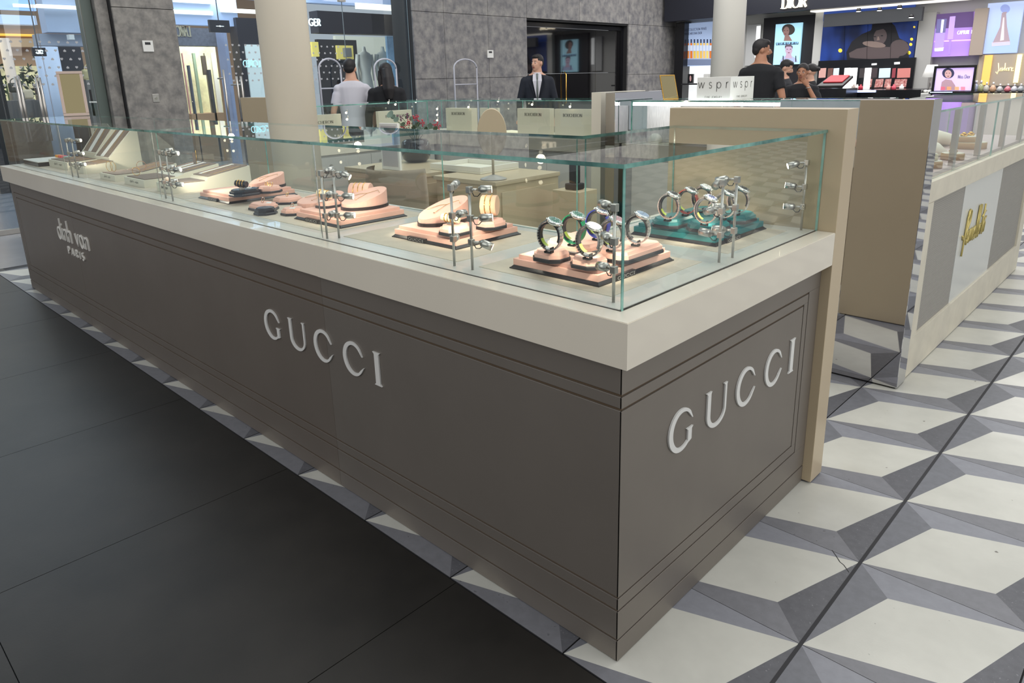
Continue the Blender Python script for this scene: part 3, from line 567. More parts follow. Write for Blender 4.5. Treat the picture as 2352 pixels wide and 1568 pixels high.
wat(1620, 518, RW, DB, SILVER, 'steel watch with blue dial at the front of the teal tray')
wat(1663, 505, RW, DK, SILVER, 'steel watch with black dial behind the two lamp posts')
wat(1694, 494, RW, DK, SILVER, 'thick steel bracelet watch, rightmost on the teal tray', sticker=False)
# ---------------------------------------------------------------- cream boxes
def cream(name, x0, y0, x1, y1, h0, h1, label, step=None, txt=True, strips=1, top=BROWN):
    """block with a level foot of height h0 and a slope rising to h1 at the back"""
    t = thing(name, label, 'display box', ((x0+x1)/2, (y0+y1)/2, ZM), 'cream jewellery display boxes'); ym = y0+(y1-y0)*.42
    prof = [(y0, 0), (y1, 0), (y1, h1), (ym, h0), (y0, h0)] if not step else [(y0, 0), (y1, 0), (y1, h1), (step, h1*.62), (step, h0*1.3), (ym, h0), (y0, h0)]
    m = MB(); i = m.slot(CREAM); A = [m.bm.verts.new((x0, p[0], ZM+p[1])) for p in prof]; B = [m.bm.verts.new((x1, p[0], ZM+p[1])) for p in prof]; n = len(A)
    for f in [A, B[::-1]]+[(A[k], A[(k+1) % n], B[(k+1) % n], B[k]) for k in range(n)]: m.bm.faces.new(f).material_index = i
    m.build('body', t)
    w = x1-x0
    def strip(a, b_, ya, za, yb, zb, mm, nm, dz=.004):
        m = MB(); P = [(x0+w*a, ya, ZM+za+.0003), (x0+w*b_, ya, ZM+za+.0003), (x0+w*b_, yb, ZM+zb+.0003), (x0+w*a, yb, ZM+zb+.0003)]
        m.prism(P, 0, 0, mm, top=[(p[0], p[1], p[2]+dz) for p in P]); return m.build(nm, t)
    yf, yt = (ym, y1) if not step else (step, y1); zf, zt = (h0, h1) if not step else (h1*.62, h1)
    L = lambda k: (yf+(yt-yf)*k, zf+(zt-zf)*k)
    strip(.05, .95, *L(.03), *L(.97), top, 'velvet_inlay')
    for k in range(strips): a = .22+.5*k/max(1, strips-.0)*1.0; strip(a, a+.14, *L(.1), *L(.9), WHITE, 'white_strip', .006)
    strip(.05, .95, y0+.012, h0, ym-.004, h0, top, 'velvet_inlay')
    for k in range(4):   # little chains pinned on the velvet
        q = .15+.7*k/3; p0, p1 = L(.12), L(.85); m = MB(); xx = x0+w*q; n_ = 8
        m.tube([(xx+.003*(j % 2), p0[0]+(p1[0]-p0[0])*j/n_, ZM+p0[1]+(p1[1]-p0[1])*j/n_+.006) for j in range(n_+1)], .0009, GOLD if k % 2 else ROSE, 5)
        tag(m.build('necklace'), ['first', 'second', 'third', 'last'][k]+' fine chain from the left on the '+' '.join(label.split()[:8]), 'necklace', 'fine chains pinned on the cream boxes')
    if txt: m = MB(); text(m, 'dinh van', (x0+w*.3, y0-.0003, ZM+h0*.42), (1, 0, 0), (0, 0, 1), h0*.34, PRINT, tv=.13, gap=.12, dep=.0006, width=w*.42); m.build('printed_name', t)
    return t
cream('display_box', -2.99, .148, -2.79, .56, .045, .10, 'cream box next to the pink tray, with bead and earring on its foot', step=.33, strips=1)
cream('display_box', -3.45, .148, -3.16, .56, .04, .088, 'low cream box with rings on black velvet behind a post', strips=2, step=.36)
cream('display_box', -3.85, .147, -3.60, .50, .035, .07, 'low cream box with bangles standing on grey velvet', strips=0)
cream('display_box', -4.46, .165, -4.22, .355, .05, .06, 'brightly lit cream box below the steep wedge', strips=0)
cream('display_box', -4.98, .17, -4.56, .355, .05, .055, 'cream box with green velvet between black booklet and steep wedges', strips=0)
def steep(x0, x1, y0, y1, h0, h1, label):
    t = thing('display_wedge', label, 'display wedge', ((x0+x1)/2, y0, ZM), 'steep cream wedges for chains'); prof = [(y0, 0), (y1, 0), (y1, h1), (y1-.03, h1), (y0, h0)]
    m = MB(); i = m.slot(CREAM); A = [m.bm.verts.new((x0, p[0], ZM+p[1])) for p in prof]; B = [m.bm.verts.new((x1, p[0], ZM+p[1])) for p in prof]
    for f in [A, B[::-1]]+[(A[k], A[(k+1) % 5], B[(k+1) % 5], B[k]) for k in range(5)]: m.bm.faces.new(f).material_index = i
    m.build('body', t); w = x1-x0
    for a, b_, mm, nm, dz in ((.08, .92, BROWN, 'velvet_inlay', .004), (.4, .6, WHITE, 'white_strip', .007)):
        m = MB(); P = [(x0+w*a, y0+.003, ZM+h0+.001), (x0+w*b_, y0+.003, ZM+h0+.001), (x0+w*b_, y1-.035, ZM+h1-.002), (x0+w*a, y1-.035, ZM+h1-.002)]; m.prism(P, 0, 0, mm, top=[(p[0], p[1], p[2]+dz) for p in P]); m.build(nm, t)
    for q in (.22, .74):
        m = MB(); m.tube([(x0+w*q+.002*(j % 2), y0+.01+(y1-y0-.06)*j/9, ZM+h0+.009+(h1-h0)*j/9*.93) for j in range(10)], .001, GOLD, 5); tag(m.build('necklace'), ['left', 'right'][q > .5]+' gold chain down the ' + label.replace(' with velvet stripes', ''), 'necklace', 'gold chains on the steep wedges')
steep(-4.62, -4.33, .36, .56, .075, .25, 'steep cream wedge with velvet stripes, the right one of two')
steep(-5.02, -4.70, .40, .56, .085, .25, 'steep cream wedge with velvet stripes, the left one of two')
t = thing('name_panel', 'cream upright panel with the jeweller name at the back of the long end', 'panel', (-5.1, .575, ZM))
m = MB(); m.prism([(-5.30, 0), (-4.86, 0), (-4.86, .24), (-4.92, .27), (-5.24, .27), (-5.30, .24)], 0, .008, CREAM, M=Matrix.Translation((0, .572, ZM)) @ Matrix.Rotation(rad(90), 4, 'X')); m.build('board', t)
m = MB(); text(m, 'dinh van', (-5.22, .5635, ZM+.19), (1, 0, 0), (0, 0, 1), .045, PRINT, tv=.13, gap=.12, dep=.0008, width=.20); m.build('printed_name', t)
t = thing('booklet', 'flat white and black display case with coloured stones at the far corner', 'case', (-5.15, .2, ZM))
m = MB(); m.box((-5.40, .112, ZM), (-5.02, .36, ZM+.028), BLACK, bev=.002); m.build('black_base', t); m = MB(); m.box((-5.40, .112, ZM+.0282), (-5.02, .36, ZM+.034), WHITE, bev=.001); m.build('white_lid', t)
for k, h in enumerate(('f0a030', 'e84a3a', 'e8405c', '7ccfc4', 'e0703a', 'd84a4a')):
    m = MB(); x = -5.33+k*.075; y = .30 if k < 4 else .40; m.box((x, y, ZM+.034), (x+.065, y+.035, ZM+.052), mat('stone_'+h, h, .35), bev=.004)
    tag(m.build('colour_block'), ['amber', 'orange', 'crimson', 'mint', 'tangerine', 'scarlet'][k]+' cord bracelet block on the far display case', 'bracelet', 'coloured cord bracelets at the far corner')
def bangle(x, y, z, r, rz, label, mm=GOLD):
    m = MB(); m.tube([(r*cos(2*pi*j/24), 0, r+r*sin(2*pi*j/24)) for j in range(25)], .0012, mm, 6, cap=False); o = m.build('bangle'); o.location = (x, y, z); o.rotation_euler.z = rz; tag(o, label, 'bangle', 'thin gold bangles standing in the showcase')
bangle(-3.80, .19, ZM+.042, .028, .3, 'left thin gold bangle on the low cream box'); bangle(-3.765, .20, ZM+.042, .028, .2, 'right thin gold bangle on the low cream box'); bangle(-3.60, .30, ZM+.05, .026, .9, 'rose gold bangle at the back of the low cream box', ROSE)
bangle(-3.40, .20, ZM+.045, .022, .7, 'small gold bangle on the cream box behind the post')
t = thing('earring_stand', 'brown flag-shaped earring stand rising behind the cream boxes', 'stand', (-3.32, .5, ZM+.08))
m = MB(); m.box((-3.33, .49, ZM+.07), (-3.30, .496, ZM+.15), BROWN, bev=.002); m.build('flag', t); m = MB(); m.tube([(-3.315, .5, ZM+.05), (-3.30, .5, ZM+.16)], .002, GOLD, 6); m.build('stem', t)
m = MB(); m.ball((-2.935, .185, ZM+.058), .0125, mat('pearl', 'f0d8c4', .25), 12); tag(m.build('bead'), 'round pearl bead on the cream box foot', 'bead')
# ---------------------------------------------------------------- gable, column, inside of the first kiosk
t = thing('gable_panel', 'tall beige gable panel closing the near end of the counter', 'panel', (-.28, 1.18, 0))
m = MB(); m.box((-.60, 1.1335, .006), (.032, 1.232, 1.309), BEIGE, bev=.0015); m.build('slab', t)
m = MB(); m.tube([(-.0, 1.2, 0), (-.0, 1.2, .006)], .012, STEEL, 10); m.tube([(-.5, 1.18, 0), (-.5, 1.18, .006)], .012, STEEL, 10); m.build('levelling_feet', t)['kind'] = 'stuff'
t = thing('column', 'thick round cream column rising from inside the kiosk', 'column', (-3.95, 1.5, 0))
m = MB(); m.tube([(-3.95, 1.5, 0), (-3.95, 1.5, 6)], .172, COLW, 48); m.build('shaft', t); m = MB(); m.tube([(-3.95, 1.5, 0), (-3.95, 1.5, .09)], .18, COLW, 48); m.build('base_ring', t)
t = thing('column', 'round white column behind the white lettered box', 'column', (-3.9, 8.6, 0)); P = on(1672, 100, 1, 8.6)
m = MB(); m.tube([(P.x, 8.6, 0), (P.x, 8.6, 6)], .222, mat('white_column_paint', 'e8e5dc', .5), 40); m.build('shaft', t)
t = thing('gable_panel', 'beige gable panel left of the thick cream column', 'panel', (-5.1, 1.9, 0)); m = MB(); m.box((-5.44, 1.85, .006), (-4.80, 1.94, 1.335), BEIGE, bev=.0015); m.build('slab', t)
# left leg and back leg: cabinets under glass
def leg(label, x0, y0, x1, y1, inner, nm='display_counter', drawers=None, gl='glass showcase on the ', body=CABW):
    t = thing(nm, label, 'counter', ((x0+x1)/2, (y0+y1)/2, 0)); m = MB(); m.box((x0+.02, y0+.02, .004), (x1-.02, y1-.02, ZT), body, bev=.002); m.build('carcass', t)
    m = MB(); m.box((x0, y0, ZT), (x1, y1, ZH), SLAB, bev=.002); m.build('worktop', t)
    if drawers:
        ax, val, s0, s1, cols, rows, sgn = drawers
        for c in range(cols):
            a, b_ = s0+(s1-s0)*c/cols+.002, s0+(s1-s0)*(c+1)/cols-.002
            for r in range(rows):
                z0, z1 = .08+(ZT-.1)*r/rows+.002, .08+(ZT-.1)*(r+1)/rows-.002; m = MB()
                if ax == 0: m.box((val, a, z0), (val+.016*sgn, b_, z1), CABW, bev=.0015)
                else: m.box((a, val, z0), (b_, val+.016*sgn, z1), CABW, bev=.0015)
                d = m.build('drawer' if rows > 1 else 'door', t); m = MB(); kx = (a+.1) if rows > 1 else (b_-.07 if c % 2 == 0 else a+.07); zz = z1-.07 if rows > 1 else .62
                p = Vector((val+.018*sgn, kx, zz)) if ax == 0 else Vector((kx, val+.018*sgn, zz)); n = Vector((sgn, 0, 0)) if ax == 0 else Vector((0, sgn, 0))
                m.tube([p-n*.004, p+n*.012], .010, STEEL, 10); m.build('lock', d); m = MB(); q = p-Vector((0, 0, .045)); s_ = Vector((0, 1, 0)) if ax == 0 else Vector((1, 0, 0))
                m.tube([q, q+n*.014], .008, STEEL, 8); m.tube([q+n*.014, q+n*.014+s_*.04], .004, STEEL, 6); m.build('handle', d)
    g = thing('glass_showcase', gl+label, 'showcase', ((x0+x1)/2, (y0+y1)/2, ZH)); a0, b0, a1, b1 = x0+.05, y0+.05, x1-.05, y1-.05
    L = max(x1-x0, y1-y0); n = max(1, round(L/1.3)); alongx = (x1-x0) > (y1-y0)
    for k in range(n):
        if alongx:
            c, d = a0+(a1-a0)*k/n+.001, a0+(a1-a0)*(k+1)/n-.001; pane('side_pane', (c, b0, ZH), (d, b0+GT, 1.237), g, 1, (GEDGE2, GLASS)); pane('side_pane', (c, b1-GT, ZH), (d, b1, 1.237), g, 1); pane('top_pane', (c, b0-.004, 1.2375), (d, b1+.004, 1.247), g, 2, (GEDGE2, GLASS))
        else:
            c, d = b0+(b1-b0)*k/n+.001, b0+(b1-b0)*(k+1)/n-.001; pane('side_pane', (a0, c, ZH), (a0+GT, d, 1.237), g, 0, (GEDGE2, GLASS)); pane('side_pane', (a1-GT, c, ZH), (a1, d, 1.237), g, 0); pane('top_pane', (a0-.004, c, 1.2375), (a1+.004, d, 1.247), g, 2, (GEDGE2, GLASS))
    if alongx: pane('end_pane', (a0+.001, b0+GT+.0006, ZH), (a0+GT, b1-GT-.0006, 1.237), g, 0); pane('end_pane', (a1-GT, b0+GT+.0006, ZH), (a1-.001, b1-GT-.0006, 1.237), g, 0)
    else: pane('end_pane', (a0+GT+.0006, b0+.001, ZH), (a1-GT-.0006, b0+GT, 1.237), g, 1); pane('end_pane', (a0+GT+.0006, b1-GT, ZH), (a1-GT-.0006, b1-.001, 1.237), g, 1)
    return t
leg('white drawer counter on the left of the kiosk', -5.45, 1.95, -4.87, 3.62, 0, drawers=(0, -4.887, 2.25, 3.35, 2, 4, 1))
leg('white back counter under the lettered display boards', -5.45, 3.63, -2.87, 4.22, 1, drawers=(1, 3.648, -4.7, -2.95, 4, 1, -1))
t = thing('gable_panel', 'white gable panel at the right end of the back counter', 'panel', (-2.81, 3.9, 0)); m = MB(); m.box((-2.862, 3.60, .006), (-2.765, 4.24, 1.309), mat('ivory_lacquer', 'd8d3c4', .3), bev=.0015); m.build('slab', t)
# lettered display boards on the back and left counters
def board(x0, x1, y, z1, label, txt=True, side=.03, z0=ZH+.002):
    t = thing('display_board', label, 'display board', ((x0+x1)/2, y, z0), 'cream lettered display boards'); m = MB(); m.box((x0, y, z0), (x1, y+side, z1), mat('board_cream', 'd3ccba', .45), bev=.001); m.build('board', t)
    if txt: m = MB(); w = x1-x0; text(m, 'BOUCHERON', (x0+w*.24, y-.0004, z1-(z1-z0)*.27), (1, 0, 0), (0, 0, 1), (z1-z0)*.105, PRINT, tv=.2, th=.07, gap=.18, dep=.0008, width=w*.5, serif=.08); m.build('printed_name', t)
    return t
board(-4.855, -4.47, 3.75, 1.165, 'cream lettered board left of the oval mirror top', side=.08)
board(-3.845, -3.445, 3.75, 1.17, 'cream lettered board right of the oval mirror top', side=.06)
board(-3.39, -2.97, 3.75, 1.168, 'cream lettered board nearest the white gable', side=.03)
board(-4.40, -4.15, 3.80, 1.168, 'small blank cream board hidden behind the oval mirror', False)
a, b_ = span(737, 258, 785, 288, 0, -5.0)
t = thing('display_board', 'cream lettered board just right of the thick cream column', 'display board', (-5.0, 2.4, ZH)); m = MB(); m.box((-5.03, b_.y-.42, ZH+.002), (-5.0, b_.y, 1.165), MATS['board_cream'], bev=.001); m.build('board', t)
m = MB(); text(m, 'BOUCHERON', (-4.9996, b_.y-.33, 1.085), (0, 1, 0), (0, 0, 1), .024, PRINT, tv=.2, th=.07, gap=.18, dep=.0008, width=.24, serif=.08); m.build('printed_name', t)
p = on(868, 252, 0, -5.0); q = on(945, 250, 0, -5.0)
t = thing('display_board', 'cream lettered board behind the red berries', 'display board', (-5.0, 3.1, ZH)); m = MB(); m.box((-5.04, p.y, ZH+.002), (-5.0, q.y, 1.165), MATS['board_cream'], bev=.001); m.build('board', t)
m = MB(); text(m, 'BOUCHERON', (-4.9996, (p.y+q.y)/2-.12, 1.10), (0, 1, 0), (0, 0, 1), .024, PRINT, tv=.2, th=.07, gap=.18, dep=.0008, width=.24, serif=.08); m.build('printed_name', t)
for k, (x, y, z, r, c, l) in enumerate(((-4.72, 3.86, 1.0, .05, 'f2e8d2', 'white oval jewel pad between the boards'), (-4.28, 3.95, .96, .045, 'd84848', 'red velvet pad beside the oval mirror'), (-4.02, 3.85, .955, .09, 'f4ecd0', 'cream tray left of the middle board'), (-3.42, 3.95, .98, .05, 'f4e8c0', 'cream mound between the two right boards'), (-5.0, 3.45, .97, .04, 'f4f0e4', 'white egg-shaped stand behind the vase'))):
    m = MB(); m.lathe([(r*.9, 0), (r, .01), (r*.95, (z-ZH)*.6), (r*.6, z-ZH), (.001, z-ZH+.005)], mat('pad_'+c, c, .6), (x, y, ZH+.001), 18, 1.3, .7); one('jewel_pad', l, 'jewel pad', m, 'pads under the back glass')
# small lamps under the back glass
for k, (u, v) in enumerate(((1004, 250), (1004, 264), (1004, 276), (1076, 246), (1222, 240), (1309, 245), (955, 234), (908, 240), (795, 259), (797, 274), (1144, 232), (892, 236))):
    p = on(u, v, 1, 3.72) if u > 940 else on(u, v, 0, -4.93); m = MB(); m.tube([(p.x, p.y+.012, p.z+.03), (p.x, p.y+.012, p.z+.008)], .004, STEEL, 6); m.ball((p.x, p.y, p.z), .0095, LAMP, 8)
    one('case_lamp', 'tiny glowing lamp under the back glass', 'lamp', m, 'tiny lamps glowing under the back glass')
# desks, chair, tray, mirror, vase, frame
def desk(x0, y0, x1, y1, h, label):
    t = thing('desk', label, 'desk', ((x0+x1)/2, (y0+y1)/2, 0)); m = MB(); m.box((x0, y0, h-.03), (x1, y1, h), BEIGE, bev=.002); m.build('desktop', t)
    m = MB(); m.box((x0+.01, y0+.02, .005), (x1-.01, y1-.01, h-.031), BEIGE, bev=.002); m.build('carcass', t)
    m = MB(); m.box((x0+.05, y0+.008, .07), (x1-.05, y0+.0198, h-.08), BEIGE, bev=.002); m.build('front_panel', t)
    m = MB(); m.box((x1-.0098, y0+.06, .07), (x1+.002, y1-.05, h-.08), BEIGE, bev=.002); m.build('side_panel', t)
desk(-3.30, 2.24, -2.64, 2.93, .75, 'square beige lacquer desk carrying the oval mirror'); desk(-4.42, 2.2, -3.45, 3.0, .75, 'beige lacquer desk on the left behind the chair')
t = thing('tub_chair', 'beige upholstered tub chair with a rounded back before the desks', 'chair', (-3.35, 1.95, 0)); CH = mat('beige_leather', 'a89a86', .55, bump=.1)
m = MB(); n = 20; pr_ = []
for z, r in ((.40, .27), (.62, .275), (.80, .265), (.83, .255)): pr_.append([m.bm.verts.new((-3.42+r*cos(pi*(.05+1.0*j/n)+pi), 2.02+r*.9*sin(pi*(.05+1.0*j/n)+pi), z)) for j in range(n+1)])
i = m.slot(CH)
for a, c in zip(pr_, pr_[1:]):
    for j in range(n): f = m.bm.faces.new((a[j], a[j+1], c[j+1], c[j])); f.material_index = i; f.smooth = True
bmesh.ops.solidify(m.bm, geom=m.bm.faces[:], thickness=.05); m.build('backrest', t)
m = MB(); m.lathe([(.22, .36), (.25, .38), (.25, .44), (.22, .46)], CH, (-3.42, 2.02, 0), 24); m.build('seat', t)
for a in (45, 135, 225, 315): m = MB(); m.tube([(-3.42+.2*cos(rad(a)), 2.02+.2*sin(rad(a)), 0), (-3.42+.16*cos(rad(a)), 2.02+.16*sin(rad(a)), .37)], [.011, .018], MATBLK, 8); m.build('leg', t)
t = thing('presentation_tray', 'shallow white rectangular presentation tray on the desk', 'tray', (-3.3, 2.85, .752))
c = [on(u, v, 2, .753) for u, v in ((1043, 383), (1112, 397), (1184, 391), (1110, 375))]; x0, x1, y0, y1 = -3.62, -3.04, 2.48, 2.90
m = MB(); m.box((x0, y0, .7515), (x1, y1, .765), CREAM); m.build('base', t)
for a, b2 in (((x0, y0), (x1, y0+.02)), ((x0, y1-.02), (x1, y1)), ((x0, y0+.0203), (x0+.02, y1-.0203)), ((x1-.02, y0+.0203), (x1, y1-.0203))): m = MB(); m.box((*a, .7655), (*b2, .80), mat('white_tray', 'd9d6cb', .5), bev=.001); m.build('rim', t)
t = thing('oval_mirror', 'oval table mirror seen from behind with beige back and round grey foot', 'mirror', (-2.76, 2.34, .752)); p = Vector((-2.76, 2.34, 0)); M = Matrix.Translation((-2.76, 2.34, 1.075)) @ Matrix.Rotation(rad(44), 4, 'Z') @ Matrix.Rotation(rad(90), 4, 'X')
m = MB(); m.lathe([(.098, -.006), (.102, 0), (.098, .006)], mat('beige_plastic', 'b3a58a', .4), n=40, sx=1, sy=1.62, M=M); m.build('mirror_back', t)
m = MB(); m.lathe([(.092, -.0065), (.092, -.0072)], CHROME, n=40, sy=1.6, M=M); m.build('mirror_glass', t)
m = MB(); m.tube([(-2.76, 2.34, .76), (-2.76, 2.34, .97)], .009, mat('beige_metal', 'a39880', .35), 12); m.build('stem', t); m = MB(); m.lathe([(.095, 0), (.093, .006), (.03, .026), (.012, .032)], mat('grey_foot', '9b9790', .35), (-2.76, 2.34, .752), 28); m.build('foot', t)
vp = on(957, 371, 2, .753); t = thing('vase', 'glossy black vase of red berries and leaves on the left desk', 'vase', (vp.x, vp.y, .753))
VS = MB(); VS.lathe([(.085, 0), (.12, .03), (.135, .10), (.12, .17), (.10, .19), (.092, .19), (.11, .16), (.11, .03), (.001, .02)], mat('black_glaze', '101214', .08, coat=1), (vp.x, vp.y, .754), 32); VS.build('pot', t)
LEAF = mat('eucalyptus_leaf', '6d8478', .6); LEAFD = mat('dark_leaf', '33452f', .6); BER = mat('red_berry', 'b0253a', .35); PUR = mat('dusky_flower', '6e4d60', .7); STEMM = mat('stem_green', '4b5a3a', .7)
D_ = (vp-CAMP).length
def near(u, v, k=1.0): return CAMP + ray(u, v)*((vp-CAMP).dot(_f)*k)
def leaf(c, r, d, mm, par):
    m = MB(); n_ = Vector(d).normalized(); u_ = n_.orthogonal().normalized(); w_ = n_.cross(u_); i = m.slot(mm)
    o = [c+u_*r*1.15*cos(2*pi*j/12)+w_*r*.9*sin(2*pi*j/12)+n_*.12*r*cos(4*pi*j/12) for j in range(12)]; cc = m.bm.verts.new(c-n_*.12*r); V = [m.bm.verts.new(q) for q in o]
    for j in range(12): f = m.bm.faces.new((cc, V[j], V[(j+1) % 12])); f.material_index = i; f.smooth = True
    return m.build('leaf', par)
for u, v in ((896, 268), (925, 272), (940, 262), (965, 272), (985, 285), (950, 285), (1005, 290), (915, 280)):
    m = MB(); q = near(u, v); m.tube([(vp.x, vp.y, .90), ((vp.x+q.x)/2, (vp.y+q.y)/2, (q.z+.98)/2+.01), q], .0025, STEMM, 5); m.build('stem', t)
for u, v, r, mm in ((896, 262, .032, LEAF), (910, 274, .024, LEAF), (962, 296, .022, LEAF), (988, 289, .026, LEAF), (945, 272, .02, LEAF), (925, 285, .022, LEAFD), (958, 286, .026, LEAFD), (1000, 295, .02, LEAFD), (978, 296, .02, LEAFD), (935, 268, .02, LEAFD), (903, 268, .022, LEAF), (950, 294, .024, LEAFD)): leaf(near(u, v, 1+random.uniform(-.01, .01)), r, (random.uniform(.2, 1), -1, random.uniform(-.2, .8)), mm, t)
for u, v in ((955, 270), (938, 283), (968, 281), (1003, 287), (925, 292)):
    m = MB()
    for k in range(26): m.ball(near(u, v)+Vector((random.gauss(0, .016), random.gauss(0, .016), random.gauss(0, .014))), .0055, BER, 5)
    m.build('berry_cluster', t)['kind'] = 'stuff'
for u, v in ((912, 265), (922, 266), (936, 260)):
    m = MB()
    for k in range(14): m.ball(near(u, v+k*.9)+Vector((random.gauss(0, .006), random.gauss(0, .006), 0)), (.006, .006, .005), PUR, 5)
    m.build('flower_spike', t)['kind'] = 'stuff'
t = thing('perforated_frame', 'white perforated picture frame standing on the left desk', 'frame', (-3.9, 2.5, .752)); a, b_ = on(878, 388, 1, 2.28), on(912, 284, 1, 2.28); 
m = MB(); m.box((a.x, 2.28, .752), (b_.x, 2.30, b_.z), WHITE, bev=.002); m.build('frame', t); m = MB(); PF = mat('perforated_sheet', 'b9b4b6', .5)
m.box((a.x+.02, 2.2785, .78), (b_.x-.02, 2.2799, b_.z-.02), PF)
m.build('perforated_sheet', t)
t = thing('telephone', 'black cordless telephone standing on the worktop seen through the glass corner', 'telephone', (-1.5, 1.9, 0)); a = on(1318, 440, 2, .92)
m = MB(); m.box((-2.95, 3.71, ZH), (-2.95, 3.71, ZH), BLACK) if False else None
q = on(1320, 395, 0, -2.3); 
m = MB(); m.box((q.x-.03, q.y-.028, q.z-.075), (q.x+.03, q.y+.028, q.z+.07), MATBLK, bev=.008); m.build('handset', t); m = MB(); m.box((q.x-.05, q.y-.05, q.z-.12), (q.x+.05, q.y+.05, q.z-.0755), MATBLK, bev=.01); m.build('cradle', t); m = MB(); m.box((q.x-.12, q.y-.1, .005), (q.x+.12, q.y+.1, q.z-.1205), BEIGE, bev=.003); m.build('stand', t)
# framed mirror standing on the far left of the glass top
t = thing('table_mirror', 'rose framed rectangular mirror standing on the far end of the glass top', 'mirror', (-5.2, .35, GTOP))
a = Vector((-5.24, .36, GTOP+.001)); M = Matrix.Translation((-5.31, .49, GTOP+.001)) @ Matrix.Rotation(rad(72), 4, 'Z') @ Matrix.Rotation(rad(-8), 4, 'X'); RM = mat('rose_frame', 'c2aea4', .4)
W_, H_ = .084, .325
for q in (((-W_, -.012, 0), (W_, .012, .02)), ((-W_, -.012, H_-.02), (W_, .012, H_)), ((-W_, -.012, .0205), (-W_+.02, .012, H_-.0205)), ((W_-.02, -.012, .0205), (W_, .012, H_-.0205))): m = MB(); m.box(*q, RM, bev=.003, M=M); m.build('frame_rail', t)
m = MB(); m.box((-W_+.018, -.004, .018), (W_-.018, .004, H_-.018), mat('bronze_mirror', 'c8b98c', .03, 1), M=M); m.build('mirror_glass', t)
m = MB(); m.prism([(.0125, 0), (.11, 0), (.0125, .2)], -W_+.02, W_-.02, RM, M=M @ Matrix.Rotation(rad(90), 4, 'X') @ Matrix.Rotation(rad(90), 4, 'Y') if False else M @ Matrix(((0, 0, 1, 0), (1, 0, 0, 0), (0, 1, 0, 0), (0, 0, 0, 1)))); m.build('easel_back', t)
# ---------------------------------------------------------------- second kiosk
t = thing('mirror_gable', 'tall polished steel gable mirroring the brown panel and the tiles', 'panel', (-.32, 2.25, 0)); m = MB(); m.box((-.645, 2.18, .008), (.01, 2.30, 1.302), CHROME, bev=.002); m.build('slab', t)
m = MB(); m.box((-.64, 2.19, 0), (.0, 2.29, .008), BLACK); m.build('base_strip', t)  # black base strip the steel slab stands on
IV = mat('ivory_stone', 'd3cdbb', .5, var=.05, vs=9); MESHM = mat('grey_mesh_panel', '9b9891', .6)
t = thing('display_counter', 'ivory counter with grey mesh panels and gold script on the right', 'counter', (-.28, 3.6, 0)); X0, Y0, Y1 = 0.0, 2.31, 4.95
m = MB(); m.box((-.58, Y0, .004), (-.022, Y1, ZT+.03), IV); m.build('carcass', t); m = MB(); m.box((-.6, Y0, ZT+.031), (.0, Y1+.02, ZH+.02), IV, bev=.002); m.build('worktop', t)
m = MB(); m.box((-.021, Y0, .005), (0, Y1, .20), IV, bev=.001); m.box((-.021, Y0, .2005), (0, 2.43, ZT+.03), IV); m.box((-.021, 4.80, .2005), (0, Y1, ZT+.03), IV); m.build('face_frame', t)['kind'] = 'stuff'
for y0, y1, mm, nm, dx in ((2.4305, 3.05, MESHM, 'mesh_panel', .013), (3.051, 3.95, mat('pale_glass_panel', 'cfd1cc', .25), 'centre_panel', .010), (3.951, 4.799, MESHM, 'mesh_panel', .013)):
    m = MB(); m.box((-.0215, y0, .2005), (-dx, y1, ZT+.0305), mm); pn = m.build(nm, t)
    if mm is MESHM:
        m = MB(); n = 64
        for k in range(n): z = .205+(ZT-.175)*k/n; m.box((-dx, y0+.01, z), (-dx+.0012, y1-.01, z+.0045), mm)
        m.build('mesh_ribs', pn)['kind'] = 'stuff'
m = MB(); GS = mat('gold_script', 'c9b873', .3, .6)
def script(mb, pts, w_, mm):
    mb.tube([Vector((-.004, 3.12+p[0]*.62, .50+p[1]*.62)) for p in pts], w_, mm, 6)
script(m, [(0, .10), (.03, .06), (.08, .07), (.13, .15), (.15, .28), (.13, .30), (.10, .24), (.07, .0), (.05, -.09)], .0048, GS); script(m, [(.12, .22), (.16, .31), (.21, .29), (.20, .2), (.13, .12), (.09, .10)], .0048, GS)
script(m, [(.14, .05), (.17, .12), (.21, .11), (.20, .03), (.15, .0), (.14, .05)], .0045, GS)
script(m, [(.22, 0), (.25, .12), (.26, .12), (.26, .01), (.29, .11), (.31, .12), (.31, .01), (.34, .11), (.36, .12), (.36, .02), (.39, 0)], .0045, GS); script(m, [(.39, .05), (.44, .10), (.43, .12), (.40, .09), (.40, .02), (.44, 0), (.48, .05)], .0045, GS)
script(m, [(.47, .03), (.53, .28), (.51, .3), (.48, .05), (.51, 0), (.54, .05)], .0045, GS); script(m, [(.53, .03), (.59, .28), (.57, .3), (.54, .05), (.57, 0), (.60, .04)], .0045, GS)
script(m, [(.65, .10), (.61, .10), (.60, .02), (.64, .01), (.66, .11), (.66, .02), (.69, .02)], .0045, GS); script(m, [(.74, .28), (.70, .03), (.73, 0)], .0045, GS); script(m, [(.67, .17), (.80, .21)], .004, GS); script(m, [(.78, .12), (.75, .09), (.76, .01), (.80, .01), (.82, .09), (.78, .12), (.84, .15)], .0045, GS)
m.build('script_sign', t, 'raised gold handwriting sign')
g = thing('glass_showcase', 'glass showcase with steel bars on the ivory counter at right', 'showcase', (-.28, 3.6, ZH+.02)); ZB = ZH+.0205
for a, c in ((2.32, 3.62), (3.622, 4.93)): pane('side_pane', (-.032, a, ZB), (-.024, c, 1.237), g, 0); pane('top_pane', (-.57, a, 1.2375), (-.02, c, 1.247), g, 2); pane('side_pane', (-.565, a, ZB), (-.557, c, 1.237), g, 0)
